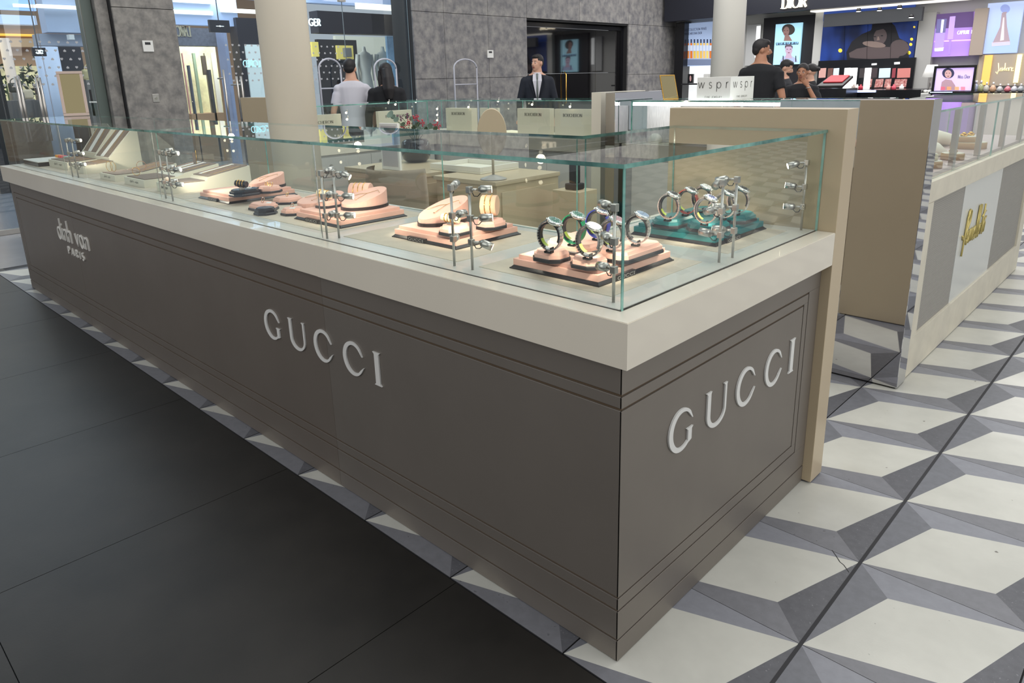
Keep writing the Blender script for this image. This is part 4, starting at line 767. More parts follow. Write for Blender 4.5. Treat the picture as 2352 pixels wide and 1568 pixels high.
for y in (2.84, 3.36, 3.97, 4.5): m = MB(); m.box((-.06, y, ZB+.001), (-.036, y+.045, 1.236), STEEL, bev=.002); m.build('steel_bar', g)
m = MB(); m.box((-.55, 2.34, ZB), (-.04, 4.9, ZB+.02), mat('blush_stone', 'c4b0ac', .4), bev=.002); one('display_plinth', 'long blush stone plinth inside the right glass case', 'plinth', m)
def disc(x, y, r, h, z, c, label, top=None):
    m = MB(); m.lathe([(r, 0), (r, h-.003), (r-.003, h)], mat(c[0], c[1], .5), (x, y, z), 28); m.lathe([(r-.004, h), (r-.004, h+.002)], CREAM, (x, y, z), 28); return one('round_stand', label, 'stand', m, 'round stands in the right case')
ZQ = ZB+.021; WD = ('light_oak', 'b89468'); 
PA, PB, PC = on(2128, 392, 2, ZQ), on(2211, 372, 2, ZQ), on(2240, 346, 2, ZQ)
PA.x = PB.x = -.17
PA.y, PB.y = 2.36, 2.62+.16; PC = Vector((-.18, 3.80, 0))
PA = Vector((-.105, 2.70, 0)); PB = Vector((-.105, 3.12, 0)); 
disc(PA.x, PA.y, .055, .033, ZQ, WD, 'lower round oak stand nearest the mirror gable'); disc(PA.x-.01, PA.y, .042, .028, ZQ+.0385, ('linen', 'd8cbb0'), 'upper linen disc stacked on the oak stand')
disc(PB.x, PB.y, .055, .033, ZQ, WD, 'single round oak stand with a ring between two bars'); disc(PC.x, PC.y, .095, .036, ZQ, WD, 'wide round oak stand at the back of the right case'); disc(PC.x-.01, PC.y-.02, .065, .032, ZQ+.0385, WD, 'round oak disc stacked on the wide stand')
for x, y, z, l in ((PA.x-.01, PA.y, ZQ+.069, 'chunky gold ring on the linen disc'), (PB.x, PB.y, ZQ+.036, 'chunky gold ring on the single oak stand'), (PC.x-.02, PC.y-.05, ZQ+.073, 'left chunky gold ring on the stacked oak disc'), (PC.x+.0, PC.y+.02, ZQ+.073, 'right chunky gold ring on the stacked oak disc')):
    m = MB(); m.tube([(x+.016*cos(2*pi*j/16), y+.016*sin(2*pi*j/16), z+.006+.004*sin(4*pi*j/16)) for j in range(17)], .005, GOLD, 8, cap=False); m.ball((x, y, z+.016), (.012, .012, .008), GOLD, 8); one('ring', l, 'ring', m, 'chunky gold rings')
WF = mat('white_form', 'efe8d6', .5)
for c, l in (((-.27, 3.15), 'long white bust form lying near the mirror gable'), ((-.38, 3.85), 'white bust form lying behind the wide oak stand')):
    m = MB(); m.tube([(c[0]-.03, c[1]-.17, ZQ+.05), (c[0], c[1]-.08, ZQ+.06), (c[0]+.05, c[1]+.08, ZQ+.035), (c[0]+.09, c[1]+.18, ZQ+.012)], [.03, .052, .042, .008], WF, 18); one('bust_form', l, 'display form', m, 'lying white bust forms')
leg('dark worktop counter of the second kiosk behind the beige gable', -2.50, 3.52, -.62, 4.1, 1, drawers=(1, 3.538, -2.4, -.8, 3, 1, -1), body=mat('grey_cabinet', '9b9c9c', .5))
m = MB(); m.box((-2.44, 3.582, 1.208), (-.72, 3.60, 1.232), mat('case_strip', 'ffffff', .5, emit=9)); one('light_strip', 'long white light strip along the front of the second kiosk glass', 'light', m)
t = thing('mirror_gable', 'short polished steel gable at the left of the second kiosk', 'panel', (-2.56, 3.8, 0)); m = MB(); m.box((-2.60, 3.44, .006), (-2.51, 4.12, 1.309), CHROME, bev=.002); m.build('slab', t)
for x, c, r, l in ((-2.28, 'f0ece4', .05, 'white egg-shaped stand in the second kiosk glass'), (-2.05, 'e9bd94', .07, 'peach rounded bust stand in the second kiosk glass')):
    m = MB(); m.lathe([(r, 0), (r*1.05, .03), (r*.9, .09 if r > .06 else .05), (r*.5, .13 if r > .06 else .07), (.001, .14 if r > .06 else .075)], mat('st_'+c, c, .5), (x, 3.66, ZH+.001), 20); one('stand', l, 'stand', m)
m = MB(); m.box((-2.42, 3.75, ZH+.001), (-2.12, 3.76, 1.20), mat('pleated_silk', 'ece6ea', .4, var=.15, vs=40, vstretch=(6, 1, .3)), bev=.002); one('back_panel', 'pale pleated panel at the left of the second kiosk glass', 'panel', m)
t = thing('lettered_box', 'white box with thin grey lettering standing on the second kiosk glass', 'sign', (-1.7, 3.8, 1.248)); yb_ = 3.60
a, b_ = on(1602, 178, 1, yb_), on(1676, 228, 1, yb_); z0, z1 = 1.248, a.z
m = MB(); m.box((a.x, yb_, z0), (b_.x, yb_+.36, z1), WHITE, bev=.001); m.build('box', t); w_ = b_.x-a.x
m = MB(); text(m, 'wspr', (a.x+w_*.04, yb_-.0004, z0+(z1-z0)*.52), (1, 0, 0), (0, 0, 1), (z1-z0)*.42, PRINT, tv=.07, gap=.62, dep=.0008, width=w_*.9); text(m, 'FINE JEWELRY', (a.x+w_*.26, yb_-.0004, z0+(z1-z0)*.10), (1, 0, 0), (0, 0, 1), (z1-z0)*.075, PRINT, tv=.16, gap=.5, dep=.0008, width=w_*.5)
text(m, 'wspr', (b_.x+.0004, yb_+.04, z0+(z1-z0)*.52), (0, 1, 0), (0, 0, 1), (z1-z0)*.42, PRINT, tv=.07, gap=.62, dep=.0008, width=.29); text(m, 'FINE JEWELRY', (b_.x+.0004, yb_+.1, z0+(z1-z0)*.10), (0, 1, 0), (0, 0, 1), (z1-z0)*.075, PRINT, tv=.16, gap=.5, dep=.0008, width=.16); m.build('printed_name', t)
t = thing('table_mirror', 'small tilted gold mirror on the second kiosk glass', 'mirror', (-2.1, 3.7, 1.248)); M = Matrix.Translation((-2.15, 3.66, 1.249)) @ Matrix.Rotation(rad(70), 4, 'Z') @ Matrix.Rotation(rad(-18), 4, 'X')
for q in (((-.07, -.004, 0), (.07, .004, .008)), ((-.07, -.004, .182), (.07, .004, .19)), ((-.07, -.004, .0083), (-.064, .004, .1817)), ((.064, -.004, .0083), (.07, .004, .1817))): m = MB(); m.box(*q, GOLD, bev=.001, M=M); m.build('frame_rail', t)
m = MB(); m.box((-.063, -.003, .0085), (.063, .003, .1815), MATS['bronze_mirror'], M=M); m.build('mirror_glass', t)
# ---------------------------------------------------------------- stone building along x = -8
XW = -8.0; HT = 4.6
def stones(name, rects, mm, x0=XW, core=None):
    m = MB()
    for c in core: m.box(*c, STONED)
    w_ = struct(name, m)
    for y0, y1, z0, z1 in rects: m = MB(); m.box((x0-.03, y0+.003, z0+.003), (x0, y1-.003, z1-.003), mm, bev=.0015); m.build('stone_panel', w_)
    return w_
stones('wall_left', [(y0, y1, z0, z1) for y0, y1 in ((5.93, 6.545), (6.545, 7.5), (7.5, 8.44), (11.48, 12.4), (12.4, 13.37)) for z0, z1 in ((.01, 1.475), (1.475, 2.45), (2.45, 3.6), (3.6, HT))]+[(y0, y1, z0, z1) for y0, y1 in ((8.44, 9.9), (9.9, 11.48)) for z0, z1 in ((2.45, 3.6), (3.6, HT))], STONE,
       core=[((XW-.5, 5.93, 0), (XW-.0305, 8.44, HT)), ((XW-.5, 11.48, 0), (XW-.0305, 13.37, HT)), ((XW-.5, 8.4405, 2.42), (XW-.0305, 11.4795, HT))])
stones('trim_1', [(1.77, 2.44, .01, 2.3), (1.77, 2.44, 2.3, HT)], STONE2, core=[((XW-.7, 1.77, 0), (XW-.0305, 2.44, HT))])
m = MB(); m.box((XW-.66, 1.64, 0), (XW-.10, 1.765, HT), STONE2, bev=.002); struct('trim_2', m); m = MB(); m.box((XW-.36, 1.53, 0), (XW-.2, 1.635, HT), GREEN, bev=.002); struct('trim_3', m)
# black glossy sliding door in the stone
m = MB(); m.box((XW-.45, 8.441, 0), (XW-.12, 8.50, 2.40), BLACK); m.box((XW-.45, 11.42, 0), (XW-.12, 11.479, 2.40), BLACK); m.box((XW-.45, 8.501, 2.33), (XW-.12, 11.419, 2.40), BLACK); d = struct('door_1', m)
BG = mat('black_mirror_glass', '0e0d0f', .05, coat=1, spec=1.0)
for y0, y1 in ((8.505, 9.57), (9.575, 10.60), (10.605, 11.415)):
    for z0, z1 in ((.01, .76), (.764, 1.52), (1.524, 2.325)): m = MB(); m.box((XW-.20, y0, z0), (XW-.16, y1, z1), BG, bev=.002, M=None); m.build('glass_panel', d)
m = MB(); m.tube([(XW-.14, 9.62, .95), (XW-.10, 9.62, 1.0), (XW-.10, 9.62, 1.5), (XW-.14, 9.62, 1.55)], .012, GOLD, 8); m.build('door_handle', d)
for u0, v0, u1, v1, l in ((325, 93, 353, 119, 'white thermostat high on the stone pillar'), (1118, 115, 1132, 133, 'small white thermostat on the long stone wall')):
    a, b_ = span(u0, v0, u1, v1, 0, XW+.001); t = thing('thermostat', l, 'thermostat', (XW, a.y, b_.z)); m = MB(); m.box((XW, a.y, b_.z), (XW+.02, b_.y, a.z), WHITE, bev=.003); m.build('housing', t)
    m = MB(); h = a.z-b_.z; w_ = b_.y-a.y; m.box((XW+.0201, a.y+w_*.22, b_.z+h*.62), (XW+.021, a.y+w_*.75, b_.z+h*.85), DARKG); m.build('display', t)
a, b_ = span(349, 216, 367, 234, 0, XW+.001); t = thing('key_switch', 'square steel key switch plate low on the stone pillar', 'switch', (XW, a.y, b_.z)); m = MB(); m.box((XW, a.y, b_.z), (XW+.006, b_.y, a.z), STEEL, bev=.002); m.build('plate', t)
m = MB(); m.tube([(XW+.006, (a.y+b_.y)/2, (a.z+b_.z)/2), (XW+.016, (a.y+b_.y)/2, (a.z+b_.z)/2)], .014, CHROME, 12); m.build('lock', t)
# anti-theft gates
for u0, u1, x, l in ((1044, 1096, -7.55, 'clear anti-theft gate before the long stone wall'), (735, 785, -7.55, 'clear anti-theft gate beside the thick cream column'), (862, 912, -7.55, 'clear anti-theft gate behind the long-haired shopper')):
    a, b_ = on(u0, 190, 0, x), on(u1, 190, 0, x); y0, y1 = a.y, b_.y; c = (y0+y1)/2; r = (y1-y0)/2; t = thing('security_gate', l, 'security gate', (x, c, 0), 'clear anti-theft gates'); AC = mat('clear_acrylic', 'b9bac4', .2)
    m = MB(); m.tube([(x, y0, .1), (x, y0, 1.62)]+[(x, c+r*cos(pi-pi*j/12), 1.62+.13*sin(pi*j/12)) for j in range(13)]+[(x, y1, 1.62), (x, y1, .1)], .012, AC, 8); m.build('frame_tube', t)
    m = MB(); m.tube([(x, y0, 1.38), (x, y1, 1.38)], .009, AC, 8); m.build('crossbar', t); m = MB(); m.box((x-.06, y0-.05, 0), (x+.06, y1+.05, .1), mat('grey_base', '8a8a8c', .5), bev=.01); m.build('base', t)
# storefront glass between pillar and wall, and left of the pillar
for nm, y0, y1, cuts, l in (('window_1', 2.45, 5.92, (3.75, 4.78), ''), ('window_2', -3.0, 1.49, (-1.2, .62, 1.05), '')):
    m = MB(); m.box((XW-.13, y0, 0), (XW-.07, y1, .05), STEEL); wi = struct(nm, m); ys2 = [y0, *cuts, y1]
    for a, c in zip(ys2, ys2[1:]): pane('glass_pane', (XW-.106, a+.003, .0505), (XW-.094, c-.003, 4.5), wi, 0, (mat('grey_glass_edge', '8d989c', .3), GLASSB))
    for c in cuts: m = MB(); m.box((XW-.13, c-.05, 2.52), (XW-.07, c+.05, 2.60), STEEL); m.build('glass_clamp', wi)
HB = ['leftmost tall', 'second tall', 'third tall', 'tall fourth', 'tall single', 'short left', 'short right']
for u, v0, v1 in ((34, 176, 270), (42, 176, 270), (82, 178, 268), (90, 178, 268), (512, 160, 280), (543, 175, 226), (553, 175, 226)):
    a, b_ = on(u, v0, 0, -7.93), on(u, v1, 0, -7.93); m = MB(); m.tube([(-7.93, a.y, b_.z-.25), (-7.93, a.y, a.z)], .013, STEEL, 8); m.tube([(-8.1, a.y, a.z-.1), (-7.93, a.y, a.z-.1)], .008, STEEL, 6)
    one('door_handle_bar', HB.pop(0)+' steel bar handle on the storefront glass', 'handle', m, 'tall steel bar handles on the storefront glass')
hm = MB(); HM = mat('frosted_sticker', 'b4b6ba', .7)
for (y0, y1), cols in (((.62, 1.48), 10), ((2.5, 2.9), 0), ((3.05, 3.72), 8), ((3.95, 4.75), 9)):
    for c in range(cols):
        for r in range(6):
            y = y0+(y1-y0)*(c+.5*(r % 2))/cols; z = 1.93-r*.085; s_ = .014; f = 1 if (c+r) % 2 else -1
            flat(hm, [(0, -s_*f), (s_*f, 0), (s_*.9*f, s_*.7*f), (s_*.4*f, s_*f), (0, s_*.6*f), (-s_*.4*f, s_*f), (-s_*.9*f, s_*.7*f), (-s_*f, 0)], (XW-.0935, y, z), (0, 1, 0), (0, 0, 1), HM, .001)
one('heart_stickers', 'rows of small pale heart stickers across the storefront glass', 'stickers', hm, kind='stuff')
# ---------------------------------------------------------------- mall corridor and shops beyond the glass
def slabs(name, label, cat, u0, v0, u1, v1, X, dep, mm, group=None, kind=None):
    m = MB(); wbox(m, u0, v0, u1, v1, 0, X, -dep, mm); o = m.build(name)
    return tag(o, label, cat, group, kind)
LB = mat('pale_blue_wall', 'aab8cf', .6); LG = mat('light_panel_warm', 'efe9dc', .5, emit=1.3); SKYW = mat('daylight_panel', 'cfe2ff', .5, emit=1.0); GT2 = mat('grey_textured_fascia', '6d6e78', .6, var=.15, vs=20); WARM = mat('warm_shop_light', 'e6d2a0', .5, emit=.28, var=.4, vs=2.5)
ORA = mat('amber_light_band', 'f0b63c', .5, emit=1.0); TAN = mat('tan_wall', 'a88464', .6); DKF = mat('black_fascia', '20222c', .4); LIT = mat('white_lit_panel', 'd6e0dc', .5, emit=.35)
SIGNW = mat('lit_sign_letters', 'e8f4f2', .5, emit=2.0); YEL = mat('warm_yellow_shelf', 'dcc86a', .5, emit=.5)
m = MB(); m.box((-20, -8, -.02), (-8.2, 14, -.001), GREYF); struct('floor_2', m) if False else None
def wallbox(name, y0, y1, z0, z1, X, mm, dep=.15): m = MB(); m.box((X-dep, y0, z0), (X, y1, z1), mm); return struct(name, m)
# ceiling with daylight slots
m = MB(); m.box((-20, -6, 4.75), (-8.5, 10, 4.85), mat('corridor_ceiling', 'c4cbd8', .7)); cl = struct('ceiling', m)
for x in (-9.6, -10.9, -12.2, -13.5): m = MB(); m.box((x-.28, -4, 4.72), (x+.28, 9, 4.749), SKYW if x < -12 else LG); m.build('light_slot', cl)
wallbox('wall_back', -6, 10, 0, 4.75, -17.9, TAN)
def fac(label, X, y): return thing('shopfront', label, 'shopfront', (X, y, 0))
def part(t, name, u0, v0, u1, v1, X, dep, mm, floor_=False, label=None):
    a, b_ = span(u0, v0, u1, v1, 0, X); m = MB(); m.box((X-dep, a.y, 0 if floor_ else b_.z), (X, b_.y, a.z), mm); return m.build(name, t, label)
# far left shop, seen between the picture edge and the pillar
t = fac('amber lit shop at the far left edge of the picture', -17.3, 0)
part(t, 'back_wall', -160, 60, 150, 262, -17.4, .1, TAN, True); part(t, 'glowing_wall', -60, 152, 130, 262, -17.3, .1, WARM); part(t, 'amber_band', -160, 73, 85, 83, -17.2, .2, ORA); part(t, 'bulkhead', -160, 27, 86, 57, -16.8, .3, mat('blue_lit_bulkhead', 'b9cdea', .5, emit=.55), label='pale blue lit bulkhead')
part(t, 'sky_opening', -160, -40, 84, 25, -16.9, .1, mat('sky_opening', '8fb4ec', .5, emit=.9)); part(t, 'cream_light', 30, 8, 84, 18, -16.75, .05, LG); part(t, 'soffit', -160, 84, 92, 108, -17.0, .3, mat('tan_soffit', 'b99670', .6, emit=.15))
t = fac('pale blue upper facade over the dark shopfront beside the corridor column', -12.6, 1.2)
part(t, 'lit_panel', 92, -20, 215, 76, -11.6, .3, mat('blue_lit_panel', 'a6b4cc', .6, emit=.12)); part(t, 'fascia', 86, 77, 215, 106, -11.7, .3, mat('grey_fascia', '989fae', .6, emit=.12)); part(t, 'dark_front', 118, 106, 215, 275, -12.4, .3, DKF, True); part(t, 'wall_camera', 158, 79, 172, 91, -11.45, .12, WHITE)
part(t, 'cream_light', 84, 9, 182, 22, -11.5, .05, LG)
p = on(21, 150, 0, -15); t = thing('shop_column', 'slim round pale column in the far left shop', 'column', (-15, p.y, 0)); m = MB(); m.tube([(-15, p.y, 0), (-15, p.y, on(21, 88, 0, -15).z)], .085, mat('pink_cream_paint', 'dcc8b8', .6), 20); m.build('shaft', t)
p = on(118, 180, 0, -11.2); t = thing('corridor_column', 'round pale blue column in the corridor behind the table mirror', 'column', (-11.2, p.y, 0)); m = MB(); m.tube([(-11.2, p.y, 0), (-11.2, p.y, on(118, 108, 0, -11.2).z)], .15, mat('blue_white_paint', 'b4c0d4', .5), 24); m.build('shaft', t)
for u0, v0, u1, v1, l in ((73, 109, 108, 129, 'hanging black sign with two interlocked white rings near the corridor column'), (480, 45, 530, 75, 'hanging black sign with small pale lettering')):
    X = -10.6; a, b_ = span(u0, v0, u1, v1, 0, X); t = thing('hanging_sign', l, 'sign', (X, a.y, b_.z)); m = MB(); m.box((X-.06, a.y, b_.z), (X, b_.y, a.z), DKF, bev=.003); m.build('board', t); h = a.z-b_.z; c = Vector((X+.001, (a.y+b_.y)/2, (a.z+b_.z)/2)); m = MB()
    m.tube([(X-.03, c.y, a.z), (X-.03, c.y, 4.70)], .008, STEEL, 6); m.build('hanger', t); m = MB()
    if u0 < 100:
        for s_ in (-1, 1): m.tube([(X+.002, c.y+s_*h*.17+h*.22*cos(rad(a_)), c.z+h*.17*sin(rad(a_))) for a_ in range(20 if s_ > 0 else 200, 330 if s_ > 0 else 500, 20)], .009, SIGNW, 6)
    else: m.box((X, a.y+.1, c.z-.004), (X+.002, b_.y-.1, c.z+.004), SIGNW); m.ball((X+.003, c.y, c.z), (.003, .012, .012), SIGNW, 6)
    m.build('sign_mark', t)
BAGS = ('pale yellow bag by the pillar edge', 'cream bag low by the pillar edge', 'sand bag beside the tall dark box', 'dark olive bag at the left edge', 'brown bag behind the door handles')
for k, (u, v, c, h) in enumerate(((205, 170, 'd8c690', .85), (211, 192, 'e0d4a0', .6), (60, 215, 'c8b89a', .5), (35, 200, '3c3a30', .7), (95, 205, '4a3c38', .6))):
    p = on(u, v, 0, -12.2 if u > 150 else -14); t = thing('handbag', BAGS[k], 'bag', (p.x, p.y, p.z-.1), 'bags in the far left shops'); m = MB(); m.box((p.x-.05, p.y-.10, p.z-.09), (p.x+.05, p.y+.10, p.z+.07), mat('bag_'+c, c, .6), bev=.03); m.build('body', t); m = MB(); m.tube([(p.x, p.y+.06*cos(pi*j/8), p.z+.07+.07*sin(pi*j/8)) for j in range(9)], .008, mat('bag_'+c, c), 6); m.build('handle', t)
    m = MB(); m.box((p.x-.09, p.y-.09, 0), (p.x+.09, p.y+.09, p.z-.091), mat('plinth_grey', '7a756e', .5)); one('bag_plinth', 'plinth under the '+BAGS[k], 'plinth', m, 'plinths in the far left shops')
p, q = span(100, 203, 125, 223, 0, -12.8); t = thing('display_screen', 'pale picture screen on a stand behind the left door handles', 'screen', (-12.8, p.y, 0)); m = MB(); m.box((-12.85, p.y, q.z), (-12.8, q.y, p.z), mat('pale_picture', 'c4d4cf', .5, emit=.4)); m.build('panel', t); m = MB(); m.box((-12.84, p.y+.05, 0), (-12.81, q.y-.05, q.z), DARKG); m.build('stand', t)
p, q = span(105, 238, 128, 246, 0, -12.6); m = MB(); m.box((-12.75, p.y, q.z), (-12.3, q.y, p.z), mat('turquoise', '3a9aa8', .4)); m.box((-12.7, p.y+.05, 0), (-12.35, q.y-.05, q.z-.0005), DARKG); one('display_bench', 'turquoise topped bench under the pale picture screen', 'bench', m)
p, q = span(0, 232, 98, 268, 0, -13.2); m = MB(); m.box((-13.8, p.y, 0), (-13.2, q.y, p.z), mat('bench_grey', '6d6864', .5)); one('display_bench', 'low grey display bench behind the left door handles', 'bench', m)
p, q = span(-60, 162, 22, 262, 0, -11.9); m = MB(); m.box((-12.3, p.y, 0), (-11.9, q.y, p.z), DARKG); one('dark_cabinet', 'dark tall cabinet at the far left edge of the picture', 'cabinet', m)
for k, (u, l) in enumerate(((12, 'leafy plant above the dark cabinet'), (62, 'leafy plant between the two pairs of left door handles'), (97, 'leafy plant left of the corridor column'))):
    p = on(u, 185, 0, -15.5); t = thing('potted_plant', l, 'plant', (-15.5, p.y, 0), 'dark leafy plants in the far left shop'); m = MB(); m.lathe([(.12, 0), (.17, .3), (.15, .3), (.001, .27)], DARKG, (-15.5, p.y, .002), 14); m.build('pot', t)
    m = MB(); m.tube([(-15.5, p.y, .28), (-15.5, p.y, p.z)], .015, STEMM, 5); m.build('stem', t); m = MB()
    for j in range(46):
        c = Vector((-15.5+random.gauss(0, .1), p.y+random.gauss(0, .13), p.z+random.gauss(0, .17))); d = Vector((random.uniform(-1, 1), random.uniform(-1, 1), random.uniform(-.3, 1))).normalized(); u_ = d.orthogonal().normalized()*.028
        m.poly([c, c+d*.07+u_, c+d*.15, c+d*.07-u_], LEAFD)
    m.build('foliage', t)['kind'] = 'stuff'
# shops seen between the pillar and the stone wall
t = fac('warm lit shop with curtains right of the stone pillar', -13, 3.2)
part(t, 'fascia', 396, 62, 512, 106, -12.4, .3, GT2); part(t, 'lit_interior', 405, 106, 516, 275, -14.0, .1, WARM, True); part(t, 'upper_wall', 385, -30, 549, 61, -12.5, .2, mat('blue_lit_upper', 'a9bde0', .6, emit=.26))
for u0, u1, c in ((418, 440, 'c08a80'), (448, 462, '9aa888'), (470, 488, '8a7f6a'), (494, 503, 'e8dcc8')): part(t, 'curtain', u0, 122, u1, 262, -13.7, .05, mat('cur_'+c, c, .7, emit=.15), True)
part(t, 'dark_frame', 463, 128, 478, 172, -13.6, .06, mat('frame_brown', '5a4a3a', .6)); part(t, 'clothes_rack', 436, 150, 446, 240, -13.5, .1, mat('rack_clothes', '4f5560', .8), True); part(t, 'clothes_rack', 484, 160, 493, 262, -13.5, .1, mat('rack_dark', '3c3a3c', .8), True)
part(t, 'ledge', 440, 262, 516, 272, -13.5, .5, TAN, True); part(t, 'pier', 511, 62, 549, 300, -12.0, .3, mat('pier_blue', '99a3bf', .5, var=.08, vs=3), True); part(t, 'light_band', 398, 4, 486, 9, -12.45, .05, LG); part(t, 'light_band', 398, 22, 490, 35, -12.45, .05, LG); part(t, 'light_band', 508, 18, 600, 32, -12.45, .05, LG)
m = MB(); p = on(438, 84, 0, -12.39); q = on(408, 84, 0, -12.39); text(m, 'LANC', (-12.385, p.y, p.z), (0, -1, 0), (0, 0, 1), .17, mat('reflected_gold_letters', 'b5ab90', .5), tv=.14, th=.06, gap=.2, dep=-.001, width=p.y-q.y, serif=.06); m.build('reflected_letters', t)  # storefront glass reflection of a sign, modelled as reversed letters on the fascia
t = fac('black shopfront with white lit panel and mannequins behind the shoppers', -12.4, 5)
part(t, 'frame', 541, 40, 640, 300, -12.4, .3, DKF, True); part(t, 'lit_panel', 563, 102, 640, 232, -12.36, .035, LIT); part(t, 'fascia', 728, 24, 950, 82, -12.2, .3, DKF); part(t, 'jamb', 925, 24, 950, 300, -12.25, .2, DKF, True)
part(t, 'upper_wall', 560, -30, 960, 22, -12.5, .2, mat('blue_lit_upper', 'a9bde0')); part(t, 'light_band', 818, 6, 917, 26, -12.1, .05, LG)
p = on(713, 58, 0, -12.15); q = on(737, 41, 0, -12.15); q2 = on(737, 56, 0, -12.15)
m = MB(); text(m, 'GER', (-12.195, p.y, p.z), (0, 1, 0), (0, 0, 1), q.z-q2.z, SIGNW, tv=.17, gap=.2, dep=.02, width=q.y-p.y); m.build('sign_letters', t, 'white lit letters GER')
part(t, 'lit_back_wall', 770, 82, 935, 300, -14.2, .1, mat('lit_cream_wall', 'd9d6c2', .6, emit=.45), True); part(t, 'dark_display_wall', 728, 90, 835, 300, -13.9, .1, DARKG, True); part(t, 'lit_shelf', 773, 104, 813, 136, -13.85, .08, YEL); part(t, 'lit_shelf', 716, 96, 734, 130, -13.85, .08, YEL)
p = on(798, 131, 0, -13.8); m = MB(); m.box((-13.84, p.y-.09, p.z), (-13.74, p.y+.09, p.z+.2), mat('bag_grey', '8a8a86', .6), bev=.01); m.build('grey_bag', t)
m = MB(); p, q = span(563, 142, 612, 153, 0, -12.35); text(m, 'LORED', (-12.348, q.y-.12, q.z), (0, -1, 0), (0, 0, 1), .11, mat('lit_cyan', 'bfeef0', .5, emit=.8), tv=.16, gap=.1, dep=-.001, width=.34); m.build('reflected_letters', t)  # another reflected sign, put on the lit panel as reversed letters
def mannequin(u, v0, v1, X, label, sc=1.0):
    p = on(u, v0, 0, X); q = on(u, v1, 0, X); H = p.z-q.z; t = thing('mannequin', label, 'mannequin', (X, p.y, 0), 'white headless mannequins'); m = MB(); MW = mat('mannequin_white', 'd8d8cc', .5)
    pr_ = [(.0, .035, .03), (-.04, .042, .04), (-.10, .05, .05), (-.14, .14, .07), (-.19, .185, .085), (-.28, .17, .10), (-.42, .15, .10), (-.56, .12, .085), (-.70, .15, .10), (-.85, .17, .11), (-1.15, .16, .11), (-1.6, .15, .10)]
    R_ = [[m.bm.verts.new((X+b2*cos(2*pi*j/18), p.y+a2*sin(2*pi*j/18), p.z+z)) for j in range(18)] for z, a2, b2 in pr_]; i = m.slot(MW)
    for a2, c2 in zip(R_, R_[1:]):
        for j in range(18): f = m.bm.faces.new((a2[j], a2[(j+1) % 18], c2[(j+1) % 18], c2[j])); f.material_index = i; f.smooth = True
    m.bm.faces.new(R_[0]).material_index = i; m.bm.faces.new(R_[-1]).material_index = i; m.build('torso', t)
    for s_ in (-1, 1): m = MB(); m.tube([(X, p.y+s_*.17, p.z-.17), (X, p.y+s_*.215, p.z-.4), (X+.04, p.y+s_*.20, p.z-.72)], [.05, .042, .03], MW, 10); m.build('arm', t)
    m = MB(); m.lathe([(.18, 0), (.18, .02), (.02, .03), (.02, p.z-1.58)], STEEL, (X, p.y, 0), 18); m.build('stand', t)
mannequin(835, 107, 230, -12.9, 'slim white headless mannequin between the two shoppers'); mannequin(878, 107, 230, -12.9, 'broad white headless mannequin behind the long-haired shopper')
# poster with a figure in red
t = thing('light_poster', 'blue backlit poster of a person in a red checked jacket', 'poster', (-12.6, on(915, 150, 0, -12.6).y, 0)); a, b_ = span(888, 83, 948, 250, 0, -12.6); B_ = mat('poster_blue', '6f93b4', .5, emit=.35, var=.3, vs=5, hx2='9cc4d4')
m = MB(); m.box((-12.66, a.y, b_.z), (-12.6, b_.y, a.z), B_); m.build('backlit_sheet', t)
def pst(name, pts, mm, lv, X=-12.6): m = MB(); flat(m, [tuple(on(u, v, 0, X)[1:]) for u, v in pts], (X+.001*lv, 0, 0), (0, 1, 0), (0, 0, 1), mm, .002); return m.build(name, t)
PW = mat('poster_white', 'dfeaf2', .5, emit=.5); PR = mat('poster_red', 'b04a5a', .5, emit=.25); PS = mat('poster_skin', 'd0a890', .5, emit=.3); PG = mat('poster_olive', '7d7a4a', .5, emit=.25)
pst('printed_jeans', [(926, 190), (944, 190), (946, 248), (926, 248)], PW, 1); pst('printed_jacket', [(921, 160), (924, 150), (931, 146), (938, 146), (942, 160), (941, 200), (932, 206), (921, 190)], PR, 3); pst('printed_scarf', [(922, 168), (941, 165), (941, 180), (923, 184)], PG, 5); pst('printed_face', ell(933, 134, 5.5, 9, 14), PS, 5); pst('printed_hat', [(926, 130), (927, 124), (933, 121), (939, 124), (940, 131), (933, 128)], PR, 7)
pst('printed_bag', [(921, 190), (929, 187), (932, 206), (925, 203)], mat('poster_crimson', 'c03040', .5, emit=.3), 7)
# ---------------------------------------------------------------- perfume shop along y = 13.3
YD = 13.3; WL = mat('shop_white_wall', 'c9c9c6', .5); WG = mat('glowing_niche', 'f4f6f6', .5, emit=.9)
m = MB(); m.box((-8.5, YD, 0), (3, YD+.2, 4.6), WL); struct('wall_right', m)
m = MB(); m.box((-8.0, YD-.44, 2.85), (3, YD-.001, 2.95), mat('shop_ceiling', 'c8c8c6', .6)); struct('ceiling_2', m)
t = thing('shop_fascia', 'long black fascia with cream lit four-letter shop name', 'fascia', (-4, YD-.5, 2.53)); m = MB(); m.box((-7.93, YD-.62, 2.53), (.5, YD-.45, 3.6), DKF); m.build('board', t)
p = on(1797, 20, 1, YD-.63); q = on(1852, 14, 1, YD-.63)
FC = mat('cream_lit_letters', 'fff3d8', .5, emit=1.6); m = MB(); text(m, 'DIOR', (p.x, YD-.625, p.z), (1, 0, 0), (0, 0, 1), .195, FC, tv=.2, th=.07, gap=.14, dep=.03, width=q.x-p.x, serif=.09); m.build('lit_letters', t)
m = MB(); m.box((-7.93, YD-.61, 3.601), (.5, YD-.46, 4.6), WALLW); struct('trim_5', m); m = MB(); m.box((-4.9, YD-.44, 2.50), (.3, YD-.2, 2.525), LG); one('fascia_light', 'warm light strip under the right part of the black fascia', 'light', m)
